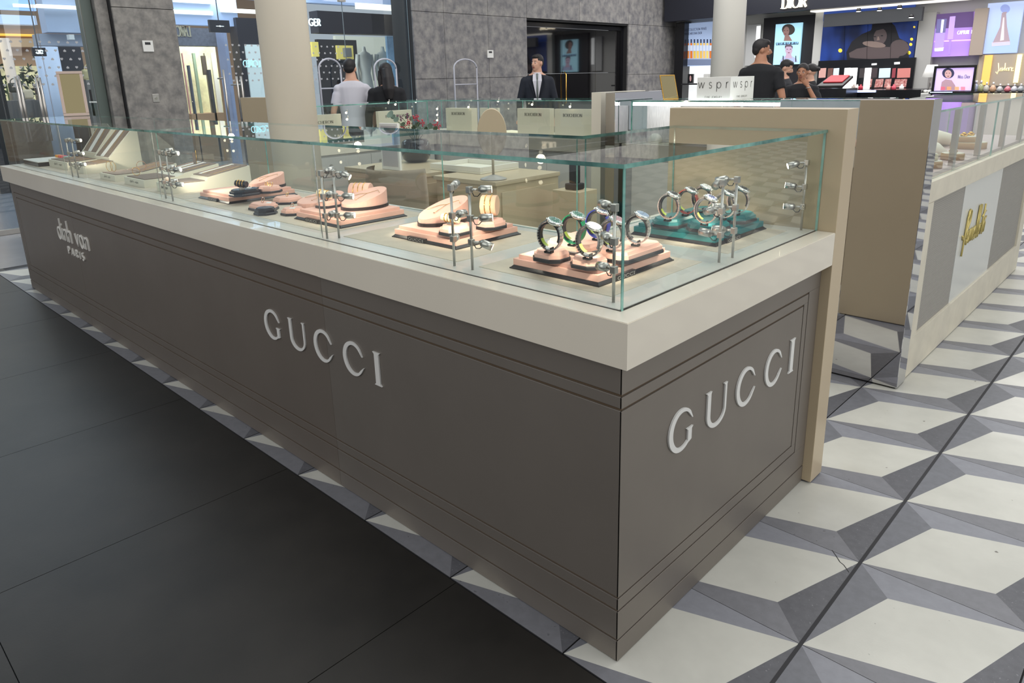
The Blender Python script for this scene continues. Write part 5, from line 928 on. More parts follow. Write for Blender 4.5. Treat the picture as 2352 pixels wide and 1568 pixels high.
def dbox(name, label, cat, u0, v0, u1, v1, mm, off=0, dep=.05, parent=None, group=None):
    m = MB(); wbox(m, u0, v0, u1, v1, 1, YD-off-.001, dep*.98 if off else -.05, mm)
    if parent is not None: return m.build(name, parent, label)
    return one(name, label, cat, m, group)
def dflat(t, name, pts, mm, lv, off): m = MB(); Y = YD-off; flat(m, [(on(u, v, 1, Y).x, on(u, v, 1, Y).z) for u, v in pts], (0, Y-.0012*lv, 0), (1, 0, 0), (0, 0, 1), mm, .001); return m.build(name, t)
def pl(u): p = on(u, 100, 1, YD); return p.x
def E(n, h, e=.55, **k): return mat('print_'+n, h, .5, emit=e, **k)
# perfume poster
def sheet(nm, label, cat, u0, v0, u1, v1, mm, off, fr=None):
    a, b_ = span(u0, v0, u1, v1, 1, YD-off); t = thing(nm, label, cat, ((a.x+b_.x)/2, YD-off, b_.z)); m = MB(); m.box((a.x, YD-off, b_.z), (b_.x, YD-off+.05, a.z), mm); m.build('backlit_sheet', t)
    if fr:
        w_ = fr
        for q in (((a.x-w_, b_.z-w_), (b_.x+w_, b_.z)), ((a.x-w_, a.z), (b_.x+w_, a.z+w_)), ((a.x-w_, b_.z), (a.x, a.z)), ((b_.x, b_.z), (b_.x+w_, a.z))): m = MB(); m.box((q[0][0], YD-off-.02, q[0][1]), (q[1][0], YD-off+.05, q[1][1]), BLACK); m.build('frame_rail', t)
    return t
t = sheet('light_poster', 'pale blue backlit poster of a row of perfume bottles', 'poster', 1568, 55, 1637, 150, E('ice', 'a9bde0', .5), .12); OF = .12
for k in range(9):
    u = 1573+k*7.4; c = ('d8a0a8', 'd88848', 'e07a30', 'e8c050', 'f0c860', 'e8b858', 'f0c470', 'f0d070', 'd87838')[k]; M_ = E('b'+c, c, .5)
    dflat(t, 'printed_bottle', [(u-2.6, 117), (u+2.8, 117), (u+2.8, 134), (u-2.6, 134)], M_, 1, OF); dflat(t, 'printed_label', [(u-2.6, 104), (u+2.8, 104), (u+2.8, 116.5), (u-2.6, 116.5)], E('lab', 'd4dcec', .5), 1, OF); dflat(t, 'printed_juice', [(u-2.2, 99), (u+2.4, 99), (u+2.4, 104), (u-2.2, 104)], M_, 1, OF); dflat(t, 'printed_cap', [(u-1.6, 90), (u+1.6, 90), (u+1.6, 98.7), (u-1.6, 98.7)], E('cap', '38425e', .3), 1, OF)
dflat(t, 'printed_floor', [(1568, 136), (1636, 136), (1636, 150), (1568, 150)], E('gr', '7d8aa8', .35), 1, OF)
for s_, u, v, w_ in (('COLLECTION PRIVÉE', 1582, 71, 41), ('CHRISTIAN DIOR', 1582, 80, 30)):
    a = on(u, v, 1, YD-OF); b2 = on(u+w_, v, 1, YD-OF); m = MB(); text(m, s_, (a.x, YD-OF-.002, a.z), (1, 0, 0), (0, 0, 1), .045, mat('poster_type', '6a7494', .5), tv=.14, gap=.2, dep=.001, width=b2.x-a.x); m.build('printed_type', t)
dbox('lit_niche', 'glowing white shelf niche under the perfume poster', 'shelf', 1565, 152, 1640, 226, WG, .02, .02); dbox('shelf_board', 'thin dark shelf board in the glowing niche', 'shelf', 1564, 192, 1640, 194, DARKG, .35, .3); dbox('black_pier', 'narrow black pier between stone wall and perfume niche', 'pier', 1552, 52, 1566, 226, BLACK, .3, .28)
t = sheet('picture_box', 'small dark box with a pale printed figure on the niche shelf', 'box', 1580, 170, 1591, 191, BLACK, .30); dflat(t, 'printed_figure', ell(1586, 180, 2.2, 7, 10), E('fig', 'b08a8a', .4), 1, .30)
dbox('white_box', 'plain white box on the niche shelf', 'box', 1616, 170, 1625, 192, WHITE, .3, .1); dbox('tall_white_panel', 'tall white wall panel right of the white column', 'panel', 1716, 58, 1742, 150, mat('satin_white_panel', 'cfd0d0', .3), .05, .04); dbox('light_strip', 'vertical glowing strip beside the tall white panel', 'light', 1738, 60, 1742, 132, WG, .07, .015)
dbox('black_display_wall', 'black display wall around the face screen', 'display wall', 1755, 42, 1860, 226, mat('soft_black_wall', '232227', .5), .10, .08)
# portrait screen with two faces
t = sheet('portrait_screen', 'tall bright screen showing two women’s portraits one above the other', 'screen', 1782, 56, 1835, 147, E('cyan', 'a9dcf0', .75), .16); OF = .16
t['label'] = 'tall bright blue screen with two portraits one above the other'
dflat(t, 'printed_hair', ell(1811, 68, 15, 13, 18), E('afro', '4a4240', .15), 1, OF); dflat(t, 'printed_neck', [(1803, 80), (1812, 80), (1820, 94), (1800, 94)], E('sk1', '9a7a74', .3), 2, OF); dflat(t, 'printed_face', ell(1806, 72, 7, 11, 16, .15), E('sk1', '9a7a74', .3), 3, OF)
for e in ((1802.5, 70), (1809, 70)): dflat(t, 'printed_eye', ell(*e, 1.5, .7, 8), E('dk', '2a2026', .1), 4, OF)
dflat(t, 'printed_mouth', ell(1804.5, 78, 2.2, .9, 8), E('lips', '7a4048', .2), 4, OF)
dflat(t, 'printed_banner', [(1782, 98), (1834, 96), (1834, 102), (1782, 104)], E('ban', '30405a', .2), 2, OF)
a = on(1783, 103, 1, YD-OF); b2 = on(1833, 101, 1, YD-OF); m = MB(); text(m, 'AFTER AFTER AFTER', (a.x, YD-OF-.005, a.z), (1, 0, 0), (0, 0, 1), .04, E('txt', '9fd0f0', .8), tv=.16, gap=.2, dep=.001, width=b2.x-a.x); m.build('printed_type', t)
dflat(t, 'printed_shoulders', [(1790, 143), (1797, 132), (1804, 128), (1818, 128), (1829, 134), (1833, 143)], E('sh', 'a8b4d8', .5), 1, OF); dflat(t, 'printed_neck', [(1806, 122), (1817, 122), (1820, 134), (1804, 134)], E('sk2', 'c0a8c0', .45), 2, OF); dflat(t, 'printed_face', ell(1812, 115, 8.5, 11.5, 16), E('sk2', 'c0a8c0', .45), 3, OF); dflat(t, 'printed_hair', [(1803, 112), (1803, 105), (1808, 102), (1816, 102), (1821, 106), (1821, 112), (1817, 107), (1807, 107)], E('hr2', '6d6070', .2), 4, OF)
for e in ((1808.5, 113), (1816, 113)): dflat(t, 'printed_eye', ell(*e, 1.8, .7, 8), E('dk', '2a2026', .1), 4, OF)
dflat(t, 'printed_mouth', ell(1812, 121, 2.4, .9, 8), E('lips', '7a4048', .2), 4, OF); dflat(t, 'printed_strap', [(1798, 128), (1800, 128), (1800, 142), (1798, 142)], E('dk', '2a2026', .1), 4, OF); dflat(t, 'printed_strap', [(1827, 128), (1829, 128), (1829, 142), (1827, 142)], E('dk', '2a2026', .1), 4, OF)
dbox('white_pier', 'narrow white pier between black wall and blue picture wall', 'pier', 1874, 28, 1891, 150, WL, .2, .18)
# blue picture wall
t = sheet('picture_wall', 'wide dark blue picture wall of a brooding man with folded arms', 'screen', 1891, 51, 2098, 138, mat('print_night', '10162c', .3, emit=.5, var=.5, vs=1.6, hx2='2c4fae', det=2, vstretch=(1.4, 1, .6)), .22); OF = .22
DKN = E('dkn', '17161c', .3); SKM = E('skm', '4e4344', .45); SKL = E('skl', '75655f', .5)
dflat(t, 'printed_body', [(1946, 141), (1944, 120), (1956, 96), (1980, 78), (2000, 70), (2010, 52), (2040, 44), (2056, 60), (2066, 88), (2086, 98), (2088, 138)], DKN, 1, OF); dflat(t, 'printed_shoulder', ell(2066, 110, 22, 19, 16), SKM, 2, OF)
dflat(t, 'printed_arm', [(1950, 122), (1968, 112), (2000, 106), (2044, 108), (2072, 122), (2060, 138), (2010, 136), (1966, 134), (1952, 132)], SKM, 3, OF); dflat(t, 'printed_face', ell(2022, 84, 15, 19, 18, .25), SKM, 4, OF); dflat(t, 'printed_hair', [(2002, 70), (2004, 54), (2016, 44), (2036, 42), (2050, 54), (2052, 74), (2042, 68), (2030, 66), (2014, 70)], DKN, 5, OF)
for e in ((2010, 84), (2026, 82)): dflat(t, 'printed_eye', ell(*e, 3.2, 1.4, 8), DKN, 6, OF)
dflat(t, 'printed_nose', [(2016, 84), (2019, 84), (2021, 92), (2014, 93)], SKL, 6, OF); dflat(t, 'printed_forearm', ell(2008, 102, 27, 7, 14, .12), SKL, 6, OF)
for u, v, r in ((1930, 116, 4.6), (2088, 121, 4.3), (2100, 62, 2.5), (2094, 90, 3.5), (2092, 102, 3.6)): dflat(t, 'printed_light', ell(u, v, r, r, 12), E('ylw', 'e2c33e', .8), 1, OF)
for u in (1941, 1994, 2048): dflat(t, 'panel_joint', [(u-.3, 51), (u+.3, 51), (u-2.5, 141), (u-3.1, 141)], BLACK, 8, OF)
dbox('dark_beam', 'dark horizontal beam above the blue picture wall', 'beam', 1893, 33, 2116, 47, mat('beam_grey', '3a3c40', .5), .5, .1); dbox('blue_screen_top', 'narrow blue picture strip above the dark beam', 'screen', 1893, 22, 2100, 34, mat('print_strip', '1c3c86', .4, emit=.5), .22, .03)
for u, v in ((1972, 26), (2020, 24), (2066, 19), (2093, 40)): 
    p = on(u, v, 1, YD-.7); m = MB(); m.tube([p+Vector((0, 0, .05)), p+Vector((0, 0, .0))], [.03, .045], BLACK, 10); m.tube([p+Vector((0, 0, -.001)), p+Vector((0, 0, -.006))], .038, LAMPW, 10); one('ceiling_spotlight', {1972: 'leftmost', 2020: 'second', 2066: 'third', 2093: 'lowest'}[u]+' small black ceiling spotlight above the blue picture wall', 'lamp', m, 'ceiling spotlights of the perfume shop')
dbox('grey_pier', 'pale grey pier between blue picture wall and purple poster', 'pier', 2113, 30, 2126, 225, mat('pier_grey', 'aaa9a6', .5), .25, .2)
# makeup testers
t = thing('makeup_wall', 'black makeup tester wall under the blue picture wall', 'display wall', (-4, YD-.3, 0)); a, b_ = span(1880, 140, 2092, 226, 1, YD-.3); m = MB(); m.box((a.x, YD-.3, .8), (b_.x, YD-.2301, a.z), BLACK); m.build('back', t)
for u0, u1, c in ((1882, 1900, 'c79a92'), (1902, 1916, '6a4a44'), (1915, 1930, 'cfe2ec'), (1975, 1995, '3a3436'), (2000, 2018, '3a3034'), (2020, 2048, 'c8dcea'), (2050, 2060, '8a3a44'), (2062, 2094, 'c47a74')): 
    dflat(t, 'printed_card', [(u0, 157), (u1-2, 156), (u1-4, 178), (u0-2, 179)], E('mk'+c, c, .35), 1, .3)
for u0, u1 in ((1993, 2004), (2012, 2030), (2034, 2048), (2056, 2084)): dflat(t, 'tester_row', [(u0, 182), (u1, 181), (u1-3, 200), (u0-4, 201)], E('row', 'a04a4a', .2, var=.6, vs=30, hx2='e0b8b0'), 1, .3)
dflat(t, 'header_light', [(2002, 146), (2014, 145), (2014, 149), (2002, 150)], WG, 1, .3); dflat(t, 'header_light', [(2054, 143), (2067, 142), (2067, 147), (2054, 148)], WG, 1, .3)
for u0, u1, l in ((1952, 1963, 'left vertical lit mirror lamp among the makeup'), (1987, 1995, 'right vertical lit mirror lamp among the makeup'), (1940, 1947, 'small vertical lamp at the left of the makeup mirrors')): dbox('mirror_lamp', l, 'lamp', u0, 156, u1, 204, WG, .8, .05)
m = MB(); a, b_ = span(1884, 180, 1950, 200, 1, 11.2); 
t = thing('tester_stand', 'sloping black tester stand with a red palette', 'stand', (a.x, 11.3, .9)); m.prism([(a.x, 11.1, b_.z), (b_.x-.06, 11.1, b_.z), (b_.x, 11.35, a.z), (a.x+.1, 11.35, a.z)], 0, 0, BLACK, top=[(a.x, 11.08, b_.z+.03), (b_.x-.06, 11.08, b_.z+.03), (b_.x, 11.33, a.z+.03), (a.x+.1, 11.33, a.z+.03)]); m.build('board', t)
m = MB(); m.prism([(a.x+.07, 11.155, b_.z+.075), (b_.x-.10, 11.155, b_.z+.075), (b_.x-.05, 11.325, a.z+.03), (a.x+.13, 11.325, a.z+.03)], 0, 0, mat('red_palette', 'd03c44', .4), top=[(a.x+.07, 11.15, b_.z+.09), (b_.x-.10, 11.15, b_.z+.09), (b_.x-.05, 11.32, a.z+.045), (a.x+.13, 11.32, a.z+.045)]); m.build('red_palette', t)
m = MB(); m.box((a.x, 11.09, 0.0), (b_.x, 11.6, b_.z-.02), BLACK); m.build('cabinet', t)
dbox('makeup_counter', 'long black makeup counter with glowing edge', 'counter', 1884, 208, 2104, 300, BLACK, 1.6, 1.0); mkc = bpy.data.objects['makeup_counter']; dbox('edge_light', None, None, 1895, 208, 2010, 212, mat('cool_strip', 'b8ccff', .5, emit=1.5), 1.64, .035, parent=mkc)
for k, (u, c) in enumerate(((1968, 'e8d8d0'), (1976, 'b02038'), (2040, 'd09890'), (2052, 'c8485a'), (1960, '9a8a80'), (2070, 'e8e4e0'))):
    p = on(u, 208, 1, 11.8); m = MB(); m.tube([(p.x, 11.8, p.z), (p.x, 11.8, p.z+.07), (p.x, 11.8, p.z+.075), (p.x, 11.8, p.z+.10)], [.035, .035, .015, .015], mat('cos_'+c, c, .3), 12); one('cosmetic_jar', ['pale', 'crimson', 'rose', 'red', 'taupe', 'white'][k]+' cosmetic bottle on the makeup counter', 'bottle', m, 'cosmetics on the makeup counter')
# purple poster, gold-topped poster, tables
t = sheet('light_poster', 'purple backlit poster of a serum bottle and its dropper', 'poster', 2149, 33, 2224, 128, mat('print_purple', '8d6cc0', .4, emit=.6, var=.5, vs=1.2, hx2='c9a2ee', det=1, vstretch=(.3, 1, 2)), .22); OF = .22
dflat(t, 'printed_dark_top', [(2150, 33), (2237, 26), (2235, 62), (2149, 66)], E('plum', '5c4478', .4), 1, OF); dflat(t, 'printed_glow', [(2146, 94), (2235, 90), (2235, 93), (2146, 97)], E('glow', 'e8a8ff', .9), 2, OF)
dflat(t, 'printed_bottle', [(2149, 75), (2171, 74), (2167, 110), (2146, 112)], E('btl', 'a890d8', .6), 3, OF); dflat(t, 'printed_cap', [(2153, 44), (2175, 43), (2171, 75), (2149, 76)], E('capp', '6d6a9c', .5), 3, OF); dflat(t, 'printed_cap_shine', [(2163, 45), (2169, 45), (2165, 75), (2160, 75)], E('shine', 'e8e8f8', .7), 4, OF); dflat(t, 'printed_foot', [(2146, 110), (2168, 108), (2166, 117), (2147, 118)], E('shine', 'e8e8f8', .7), 3, OF)
dflat(t, 'printed_dropper', [(2182, 38), (2195, 37), (2189, 90), (2176, 91)], E('drp', 'b89ae0', .6), 3, OF); dflat(t, 'printed_tip', [(2180, 91), (2186, 91), (2182, 125), (2178, 125)], E('drp2', 'a080d0', .6), 3, OF)
a = on(2199, 79, 1, YD-OF); b2 = on(2233, 77, 1, YD-OF); m = MB(); text(m, 'CAPTURE T', (a.x, YD-OF-.003, a.z), (1, 0, 0), (0, 0, 1), .055, E('shine', 'e8e8f8', .7), tv=.2, th=.1, gap=.14, dep=.001, width=b2.x-a.x, serif=.06); m.build('printed_type', t)
t = sheet('light_poster', 'pale blue backlit poster of a tall amphora perfume bottle', 'poster', 2270, 8, 2335, 121, mat('print_sky', '9db4ea', .4, emit=.6, var=.3, vs=.9, hx2='c4d0ea', det=1), .22)
dflat(t, 'printed_bottle', [(2307, 30), (2311, 30), (2313, 60), (2319, 92), (2321, 97), (2279, 100), (2282, 94), (2297, 62), (2301, 30)], E('amph', 'a08e98', .55), 1, OF); dflat(t, 'printed_shine', [(2304, 40), (2307, 40), (2306, 92), (2297, 94)], E('amphs', 'cfc4c8', .6), 2, OF); dflat(t, 'printed_stopper', ell(2309, 20, 11, 10, 18), E('stp', '8c9ad0', .6), 2, OF); dflat(t, 'printed_collar', [(2303, 28), (2313, 27), (2312, 31), (2303, 32)], E('amph', 'a08e98', .55), 3, OF)
for k in range(3): dflat(t, 'printed_ring', [(2278, 98+k*3), (2320, 95+k*3), (2320, 97+k*3), (2278, 100+k*3)], E('ring', 'cdbfd4', .6), 2, OF)
dbox('taupe_pier', 'taupe pier between the purple and the amphora posters', 'pier', 2240, 20, 2255, 126, mat('pier_taupe', 'aa9c90', .5), .3, .2)
t = sheet('script_wall', 'greige wall panel with glowing gold handwriting', 'panel', 2250, 126, 2352, 196, mat('greige_panel', 'b3a797', .5), .2); OF = .2; GL = E('gold', 'fff0b8', 1.0)
for pts in ([(2293, 145), (2294, 160), (2290, 170), (2287, 165)], [(2299, 156), (2296, 163), (2300, 163), (2302, 155), (2303, 163)], [(2309, 145), (2308, 162), (2304, 160), (2308, 155)], [(2312, 157), (2311, 162), (2316, 162), (2316, 156), (2312, 157)], [(2317, 163), (2318, 156), (2322, 155)], [(2323, 160), (2327, 156), (2323, 155), (2323, 163), (2328, 162)]):
    m = MB(); m.tube([(on(u, v, 1, YD-.205).x, YD-.205, on(u, v, 1, YD-.205).z) for u, v in pts], .006, GL, 5); m.build('gold_script_stroke', t)
t['label'] = 'greige wall panel with thin glowing gold handwriting at right'
dbox('gold_light', 'vertical amber light strip left of the gold handwriting', 'light', 2262, 127, 2270, 195, mat('amber_strip', 'e8b660', .5, emit=.7), .24, .03); dbox('gold_light', 'vertical pale gold light strip right of the gold handwriting', 'light', 2337, 125, 2337.5, 190, mat('pale_gold_strip', 'fff2b0', .5, emit=1.1), .24, .03)
t = sheet('advert_screen', 'black framed screen of a dark-haired woman with perfume bottles', 'screen', 2152, 157, 2231, 208, mat('print_lilac', 'c3a8e8', .4, emit=.75, var=.25, vs=1.5, hx2='dcd0f4', det=1), 1.5, .035); OF = 1.5
dflat(t, 'printed_shoulder', [(2160, 207), (2163, 188), (2172, 182), (2186, 184), (2194, 196), (2196, 207)], E('sk4', 'b08e9c', .5), 1, OF); dflat(t, 'printed_hair', ell(2178, 168, 14, 12, 16), E('dk2', '3a3a5c', .2), 2, OF); dflat(t, 'printed_face', ell(2178, 170, 8, 9.5, 14), E('sk5', 'c8a0a0', .5), 3, OF)
for e in ((2174.5, 168), (2181, 168)): dflat(t, 'printed_eye', ell(*e, 1.5, .7, 8), E('dk', '2a2026', .1), 4, OF)
dflat(t, 'printed_mouth', ell(2178, 175, 2, .9, 8), E('lips', '7a4048', .2), 4, OF)
a = on(2200, 180, 1, YD-OF); b2 = on(2228, 179, 1, YD-OF); m = MB(); text(m, 'Miss Dior', (a.x, YD-OF-.004, a.z), (1, 0, 0), (0, 0, 1), .05, E('dk2', '3a3a5c', .2), tv=.1, gap=.15, dep=.001, width=b2.x-a.x); m.build('printed_type', t)
for u, c in ((2166, 'd06a80'), (2180, 'd89a70'), (2198, 'd8a880'), (2212, 'e88aa0')): dflat(t, 'printed_bottle', [(u-5, 199), (u+5, 199), (u+5, 207), (u-5, 207)], E('pb'+c, c, .6), 4, OF)
m = MB(); a, b_ = span(2134, 211, 2240, 215, 1, YD-1.7); m.box((a.x, YD-1.72, b_.z), (b_.x, YD-1.2, a.z), BLACK); m.box((a.x+.02, YD-1.725, a.z-.012), (b_.x-.3, YD-1.7205, a.z), mat('cool_strip', 'b8ccff', .5)); m.box((a.x+.05, YD-1.70, 0), (b_.x-.05, YD-1.25, b_.z), mat('lilac_reflecting_lacquer', 'a890c8', .3)); one('screen_table', 'black edged table carrying the framed screen of the woman', 'table', m)
m = MB(); a = on(2245, 212, 1, 12.0); m.box((a.x, 11.9, a.z-.06), (1.2, 12.4, a.z), BLACK); m.box((a.x+.05, 11.95, 0), (1.1, 12.35, a.z-.0605), mat('counter_cream', 'd8d0c4', .5)); one('perfume_counter', 'cream counter with black top holding the perfume testers', 'counter', m)
for k, (u, c, s_) in enumerate(((2240, '8a90a4', 1.3), (2251, '9ca070', 1.3), (2264, 'b0aca0', 1.1), (2279, 'c49a78', 1.1), (2295, 'a8a8a8', .9), (2313, 'c06470', .9), (2328, 'b4b4bc', .9), (2343, '8e9296', .9))):
    p = on(u, 212, 1, 12.0); t = thing('perfume_bottle', ['tall pale blue', 'tall olive', 'clear amphora', 'peach round', 'clear small round', 'red small round', 'silvery small round', 'grey small round'][k]+' perfume bottle on the black counter', 'bottle', (p.x, 12.0, a.z), 'perfume testers on the black counter'); m = MB(); r = .045
    m.lathe([(r*.5, 0), (r, .02), (r, .05*s_), (r*.6, .085*s_), (r*.25, .10*s_)], mat('juice_'+c, c, .1, coat=1), (p.x, 12.0, a.z+.0005), 14); m.build('flacon', t); m = MB(); m.tube([(p.x, 12, a.z+.10*s_+.001), (p.x, 12, a.z+.135*s_)], .014, SILVER, 10); m.build('cap', t)
t = thing('table_lamp', 'white cone table lamp left of the framed screen', 'lamp', (-2.9, 12, 1.0)); a, b_ = span(2128, 149, 2152, 177, 1, 12.0); cx = (a.x+b_.x)/2; m = MB(); m.lathe([(.13, 0), (.075, a.z-b_.z)], mat('lamp_shade', 'e6e4e0', .5, emit=.4), (cx, 12, b_.z), 20); m.build('lamp_shade', t); m = MB(); m.tube([(cx, 12, 1.12), (cx, 12, b_.z)], .012, STEEL, 8); m.build('pole', t)
m = MB(); a, b_ = span(2098, 200, 2142, 216, 1, 11.8); m.box((a.x, 11.7, b_.z), (b_.x, 12.1, b_.z+.02), WHITE); m.box((a.x, 11.7, 0), (b_.x, 12.1, b_.z-.001), mat('pier_grey', 'aaa9a6')); o = one('tissue_counter', 'white counter with folded white tissue beside the makeup wall', 'counter', m)
for k in range(5): m = MB(); m.ball((a.x+.05+k*.06, 11.85, b_.z+.045), (.035, .06, .022), WHITE, 8); one('tissue_fold', 'puffed white tissue fold beside the makeup wall', 'tissue', m, 'puffed white tissue folds')
# ---------------------------------------------------------------- people
def remeshed(mb, vox, mt, smooth=4):
    me = mb.mesh('tmp'); o = bpy.data.objects.new('tmp', me); COL.objects.link(o)
    r = o.modifiers.new('r', 'REMESH'); r.mode = 'VOXEL'; r.voxel_size = vox; s = o.modifiers.new('s', 'SMOOTH'); s.iterations = smooth; s.factor = .5
    dg = bpy.context.evaluated_depsgraph_get(); n = bpy.data.meshes.new_from_object(o.evaluated_get(dg)); bpy.data.objects.remove(o)
    for p in n.polygons: p.use_smooth = True; p.material_index = 0
    n.materials.clear(); n.materials.append(mt); return n
def rings(mb, prof, m, n=20):
    """torso: list of (z, cx, cy, rx, ry)"""
    R_ = [[mb.bm.verts.new((cx+rx*cos(2*pi*j/n), cy_+ry*sin(2*pi*j/n), z)) for j in range(n)] for z, cx, cy_, rx, ry in prof]; i = mb.slot(m)
    for a, c in zip(R_, R_[1:]):
        for j in range(n): f = mb.bm.faces.new((a[j], a[(j+1) % n], c[(j+1) % n], c[j])); f.material_index = i
    mb.bm.faces.new(R_[0][::-1]); mb.bm.faces.new(R_[-1])
def put(me, name, par, label=None):
    o = bpy.data.objects.new(name, me); COL.objects.link(o); o.parent = par
    if label: o['label'] = label
    return o
def person(label, x, y, H, rz, skin=SKIN, top=CLOTH, sleeves='short', hair='short', head=(0, 0), arms=None, female=False, build=1.0, pants=MATBLK, suit=False, beard=False, group=None):
    """local frame: faces -Y; arms = (left, right) lists of elbow, wrist, palm direction; head = (turn, tilt) in degrees"""
    s = H/1.80; nk_ = (.052 if female else .062)*s; t = thing('person', label, 'person', (x, y, 0), group, rz=rz); sw = (.185 if female else .205)*build*s; B = MB(); zt = 1.46*s
    dep_ = .115*s*build; wa = (.125 if female else .15)*s*build; hp = (.17 if female else .165)*s*build
    torso = [(.84*s, 0, 0, hp*.8, dep_*.85), (.92*s, 0, 0, hp, dep_), (1.05*s, 0, 0, wa, dep_*.85), (1.2*s, 0, -.005, wa*1.12, dep_*.97), (1.32*s, 0, -.008, sw*.88, dep_*1.0), (1.43*s, 0, 0, sw*.92, dep_*.88), (1.485*s, 0, .005, sw*.66, dep_*.70), (1.53*s, 0, .008, nk_*1.2, nk_*1.15), (1.61*s, 0, -.002, nk_, nk_)]
    rings(B, torso, skin)
    for sx in (-1, 1): B.tube([(sx*.09*s, 0, .92*s), (sx*.095*s, 0, .5*s), (sx*.095*s, .01, .08*s)], [.088*s, .058*s, .042*s], skin, 12); B.tube([(sx*.095*s, .03*s, .045*s), (sx*.10*s, -.14*s, .035*s)], [.045*s, .035*s], skin, 10)
    arms = arms or [((.26, .02, 1.12), (.27, -.05, .88), (0, -.2, -1)), ((.26, .02, 1.12), (.27, -.05, .88), (0, -.2, -1))]
    AP = []
    for sx, (el, wr, pd) in zip((-1, 1), arms):
        sh = Vector((sx*sw*.84, 0, 1.412*s)); e = Vector((sx*el[0]*s, el[1]*s, el[2]*s)); w_ = Vector((sx*wr[0]*s, wr[1]*s, wr[2]*s)); AP.append((sh, e, w_))
        B.tube([sh, sh.lerp(e, .5), e, e.lerp(w_, .35), w_], [.052*s*build, .046*s*build, .038*s, .037*s*build, .026*s], skin, 12)
        d = Vector((sx*pd[0], pd[1], pd[2])).normalized(); side = (d.cross(Vector((0, 1, 0))) if abs(d.y) < .8 else d.cross(Vector((1, 0, 0)))).normalized(); nr = d.cross(side)
        B.tube([w_, w_+d*.04*s, w_+d*.085*s], [.024*s, .034*s, .036*s], skin, 10, ry=[.016*s, .015*s, .013*s])
        for k, L in enumerate((.066, .078, .072, .056)):
            o_ = side*(k-1.5)*.019*s; b0 = w_+d*.08*s+o_; k1 = b0+d*L*.5*s+nr*.006*s; B.tube([b0, k1, k1+(d*.7+nr*.7)*L*.5*s], [.0085*s, .008*s, .006*s], skin, 6)
        B.tube([w_+d*.02*s-side*.02*s, w_+d*.05*s-side*.045*s, w_+d*.085*s-side*.05*s], [.011*s, .010*s, .007*s], skin, 6)
    tn, tl = head; hc = Vector((0, -.015*s, 1.657*s)); HM_ = Matrix.Translation(hc) @ Matrix.Rotation(rad(tn), 4, 'Z') @ Matrix.Rotation(rad(tl), 4, 'X') @ Matrix.Scale(s*1.0, 4)
    B.ball((0, .018, .025), (.075, .095, .098), skin, 12, M=HM_); B.ball((0, -.028, -.035), (.056, .062, .078), skin, 10, M=HM_); B.ball((0, -.058, -.088), (.026, .022, .02), skin, 8, M=HM_)
    B.tube([HM_ @ Vector(p) for p in ((0, -.085, .022), (0, -.104, -.018), (0, -.090, -.028))], [.009*s, .015*s, .012*s], skin, 8)
    for sx in (-1, 1): B.ball((sx*.078, .012, -.005), (.010, .020, .032), skin, 6, M=HM_); B.ball((sx*.034, -.062, -.018), (.02, .016, .018), skin, 6, M=HM_)
    put(remeshed(B, .0085*s, skin), 'body', t)
    # face
    F = MB()
    for sx in (-1, 1): F.ball((sx*.030, -.0745, .010), (.0125, .008, .006), EYEW, 8, M=HM_); F.ball((sx*.031, -.0812, .010), (.0052, .003, .0054), MATBLK, 6, M=HM_)
    F.build('eyes', t, loc=(0, 0, 0)); F = MB()
    for sx in (-1, 1): F.tube([HM_ @ Vector(p) for p in ((sx*.014, -.087, .028), (sx*.032, -.085, .033), (sx*.049, -.074, .029))], [.003*s, .0042*s, .002*s], HAIR, 6)
    F.build('eyebrows', t, loc=(0, 0, 0)); F = MB(); F.ball((0, -.0875, -.052), (.023, .008, .005), LIP, 8, M=HM_); F.ball((0, -.0865, -.060), (.019, .008, .0055), LIP, 8, M=HM_); F.build('lips', t, loc=(0, 0, 0))
    # hair
    Hh = MB()
    if hair == 'short':
        Hh.ball((0, .026, .040), (.081, .095, .092), HAIR, 12, M=HM_); Hh.ball((0, .06, .0), (.070, .056, .062), HAIR, 10, M=HM_); Hh.ball((0, -.022, .090), (.062, .055, .036), HAIR, 10, M=HM_)
    elif hair == 'long':
        Hh.ball((0, .028, .05), (.088, .10, .098), HAIR, 12, M=HM_); Hh.tube([HM_ @ Vector(p) for p in ((0, .05, .04), (0, .085, -.08), (0, .10, -.22), (0, .10, -.34))], [.07*s, .075*s, .08*s, .05*s], HAIR, 14, ry=[.1*s, .135*s, .155*s, .12*s])
        for sx in (-1, 1): Hh.tube([HM_ @ Vector(p) for p in ((sx*.07, 0, .04), (sx*.085, .01, -.08), (sx*.09, .03, -.22))], [.03*s, .032*s, .02*s], HAIR, 8)
    elif hair == 'bun':
        Hh.ball((0, .028, .045), (.082, .097, .092), HAIR, 12, M=HM_); Hh.ball((0, .135, .03), (.038, .038, .038), HAIR, 8, M=HM_)
    elif hair == 'tied':
        Hh.ball((0, .018, .042), (.083, .100, .09), HAIR, 12, M=HM_); Hh.ball((0, .125, -.02), (.035, .04, .045), HAIR, 8, M=HM_)
    me = remeshed(Hh, .008*s, HAIR)
    # cut the hairline: drop hair that would cover the face
    bm = bmesh.new(); bm.from_mesh(me); Hi = HM_.inverted(); dl = [v for v in bm.verts if ((Hi @ v.co).y < -.045 and (Hi @ v.co).z < ((.078-.5*max(0, abs((Hi @ v.co).x)-.01)) if female else .062)) or (abs((Hi @ v.co).x) < .09 and (Hi @ v.co).y < -.01 and (Hi @ v.co).z < .03 and hair != 'long')]
    bmesh.ops.delete(bm, geom=dl, context='VERTS'); bm.to_mesh(me); bm.free(); put(me, 'hair', t)
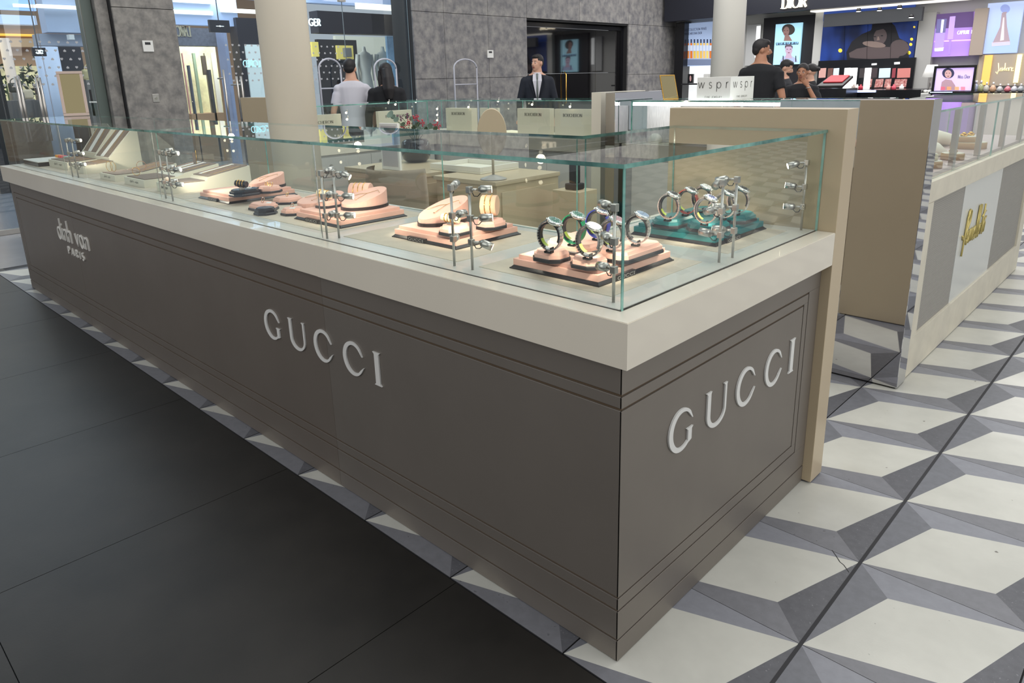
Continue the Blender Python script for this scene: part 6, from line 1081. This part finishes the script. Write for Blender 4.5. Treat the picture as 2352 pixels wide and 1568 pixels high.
    if beard:
        F = MB(); F.ball((0, -.035, -.068), (.060, .062, .052), HAIR, 10, M=HM_); F.tube([HM_ @ Vector(p) for p in ((-.03, -.088, -.043), (0, -.100, -.040), (.03, -.088, -.043))], .006*s, HAIR, 6); me = remeshed(F, .008*s, HAIR); put(me, 'beard', t)
    # clothes
    C = MB(); g = .012*s; rings(C, [(z, cx, c2, rx+g, ry+g) for z, cx, c2, rx, ry in ([(.86*s, 0, 0, hp*1.0, dep_*1.0)] if not suit else [(.76*s, 0, 0, hp*1.12, dep_*1.15)]) + torso[1:7]+([(1.515*s, 0, .01, nk_*1.12, nk_*1.05)] if not suit else [(1.498*s, 0, .018, nk_*1.5, nk_*1.25)])], top)
    for (sh, e, w_) in AP:
        C.ball(sh-Vector((0, 0, .006*s)), .066*s*build, top, 10)
        if sleeves == 'short': q = sh.lerp(e, .68); C.tube([sh-Vector((sx*.03*s, 0, -.01*s)), sh.lerp(q, .4), q], [.055*s*build, .064*s*build, .060*s*build], top, 14)
        else: C.tube([sh, sh.lerp(e, .5), e, e.lerp(w_, .5), e.lerp(w_, .97)], [.068*s, .062*s, .055*s, .05*s, .042*s], top, 14)
    put(remeshed(C, .010*s, top, 6), 'jacket' if suit else 't_shirt' if sleeves == 'short' else 'sweater', t)
    C = MB(); rings(C, [(.80*s, 0, 0, hp*1.02, dep_*1.02), (.90*s, 0, 0, hp*1.05, dep_*1.08), (.99*s, 0, 0, wa*1.06, dep_*1.0)], pants)
    for sx in (-1, 1): C.tube([(sx*.09*s, 0, .90*s), (sx*.096*s, 0, .5*s), (sx*.096*s, .01, .09*s)], [.105*s, .078*s, .07*s], pants, 14)
    put(remeshed(C, .012*s, pants, 5), 'trousers', t)
    for sx in (-1, 1): C = MB(); C.tube([(sx*.097*s, .07*s, .048*s), (sx*.097*s, .03*s, .055*s), (sx*.10*s, -.1*s, .04*s), (sx*.10*s, -.17*s, .03*s)], [.03*s, .047*s, .045*s, .026*s], BLACK, 12); C.build('shoe', t, loc=(0, 0, 0))
    if suit:
        C = MB(); C.lathe([(nk_*1.24, 0), (nk_*1.34, .0), (nk_*1.26, .042*s), (nk_*1.16, .042*s), (nk_*1.14, 0)], SHIRT, (0, .006, 1.485*s), 20); C.build('shirt_collar', t, loc=(0, 0, 0))
        ff = lambda z: -(dep_+g+.004); C = MB(); y0 = -(dep_+g)-.012
        i = C.slot(SHIRT)
        for q in ([(-.062, 1.505, .058), (.062, 1.505, .058), (.066, 1.41, .0), (-.066, 1.41, .0)], [(-.066, 1.41, .0), (.066, 1.41, .0), (.005, 1.13, .0), (-.005, 1.13, .0)]):
            A_ = [C.bm.verts.new((x_*s, y0+d_, z_*s)) for x_, z_, d_ in q]; B_2 = [C.bm.verts.new((x_*s, y0+d_+.012, z_*s)) for x_, z_, d_ in q]
            for f in [A_, B_2[::-1]]+[(A_[k], B_2[k], B_2[(k+1) % 4], A_[(k+1) % 4]) for k in range(4)]: C.bm.faces.new(f).material_index = i
        C.build('shirt_front', t, loc=(0, 0, 0))
        C = MB(); C.tube([(0, y0+.052, 1.505*s), (0, y0-.002, 1.43*s)], [.018*s, .010*s], TIE, 8); C.tube([(0, y0-.004, 1.44*s), (0, y0-.006, 1.30*s), (0, y0-.006, 1.15*s)], [.009*s, .0145*s, .012*s], TIE, 4, ry=[.004, .004, .004]); C.build('tie', t, loc=(0, 0, 0))
        for sx in (-1, 1):
            C = MB(); i = C.slot(NAVY); pts = [(.060, 1.505), (.085, 1.49), (.112, 1.38), (.014, 1.11), (.003, 1.12), (.066, 1.40)]; V = []
            for lay in (0, 1): V.append([C.bm.verts.new((sx*px*s, (y0-.006 if pz < 1.42 else y0-.006+(pz-1.42)*.9)+(.010 if lay else 0), pz*s)) for px, pz in pts])
            C.bm.faces.new(V[0]).material_index = i; C.bm.faces.new(V[1][::-1]).material_index = i
            for k in range(6): C.bm.faces.new((V[0][k], V[1][k], V[1][(k+1) % 6], V[0][(k+1) % 6])).material_index = i
            C.build('lapel', t, loc=(0, 0, 0))
    return t
def at_d(u, v, d): r = ray(u, v); k = d/math.hypot(r.x, r.y); return CAMP+r*k
def facing(p, off=0): return math.atan2(CAMP.y-p.y, CAMP.x-p.x)+pi/2+rad(off)   # -Y local turned to the camera, plus off
HANG = ((.25, .02, 1.12), (.26, -.04, .88), (0, -.15, -1))
p = at_d(1233, 120, 10.9); person('man in navy suit, white shirt and grey tie standing before the black door', p.x, p.y, p.z-.01, facing(p, 0), top=NAVY, sleeves='long', suit=True, head=(-38, 2), pants=NAVY, build=1.04)
p = at_d(802, 130, 9.6); person('short-haired man in white T-shirt seen from behind next to the long-haired shopper', p.x, p.y, p.z-.01, facing(p, 185), top=SHIRT, head=(-20, 6), skin=SKIN)
p = at_d(883, 140, 9.4); person('long black-haired shopper in black seen from behind', p.x, p.y, p.z-.02, facing(p, 180), top=CLOTH, sleeves='long', hair='long', female=True, head=(15, 4), build=1.15)
p = at_d(1752, 86, 9.3); person('broad bearded man in black T-shirt seen from behind at the right', p.x, p.y, p.z, facing(p, 158), top=CLOTH, head=(-58, 6), skin=SKIND, build=1.08, beard=True, arms=[((.29, .03, 1.13), (.27, -.10, .92), (0, -.4, -1)), ((.30, .02, 1.13), (.26, -.12, .92), (0, -.4, -1))])
p = at_d(1846, 139, 10.0); person('woman with tied dark hair in black T-shirt leaning with one hand at her cheek', p.x, p.y, p.z-.02, facing(p, -6), top=CLOTH, hair='tied', female=True, skin=SKIND, head=(-8, 6), build=1.12, arms=[((.33, -.10, 1.10), (.20, -.30, 1.02), (-.6, -.5, -.2)), ((.30, -.16, 1.10), (.105, -.21, 1.47), (-.6, .0, .75))])
t = thing('wrist_watch', 'thin metal watch on the leaning woman’s raised wrist', 'watch', (0, 0, 0)); t['label'] = 'thin metal wristwatch worn by the leaning woman'
hs_ = (p.z-.02)/1.8; a = facing(p, -6); q = Vector((.112*hs_, -.208*hs_, 1.445*hs_)); q = Vector((p.x+q.x*cos(a)-q.y*sin(a), p.y+q.x*sin(a)+q.y*cos(a), q.z)); m = MB(); m.tube([q+Vector((.028*cos(2*pi*j/16), .028*sin(2*pi*j/16), .006*cos(2*pi*j/16))) for j in range(17)], .004, STEEL, 6, cap=False); m.build('strap', t, loc=(0, 0, 0)); t.location = (0, 0, 0)
p = at_d(1806, 133, 11.0); person('bearded man in dark sweater looking down behind the leaning woman', p.x, p.y, p.z-.01, facing(p, 78), top=mat('dark_knit', '24262c', .85), sleeves='long', head=(0, 22), beard=True)
p = at_d(1864, 143, 11.8); person('woman with dark hair in a bun turned away behind the leaning woman', p.x, p.y, p.z-.01, facing(p, -100), top=CLOTH, sleeves='long', hair='bun', female=True, head=(0, 5))
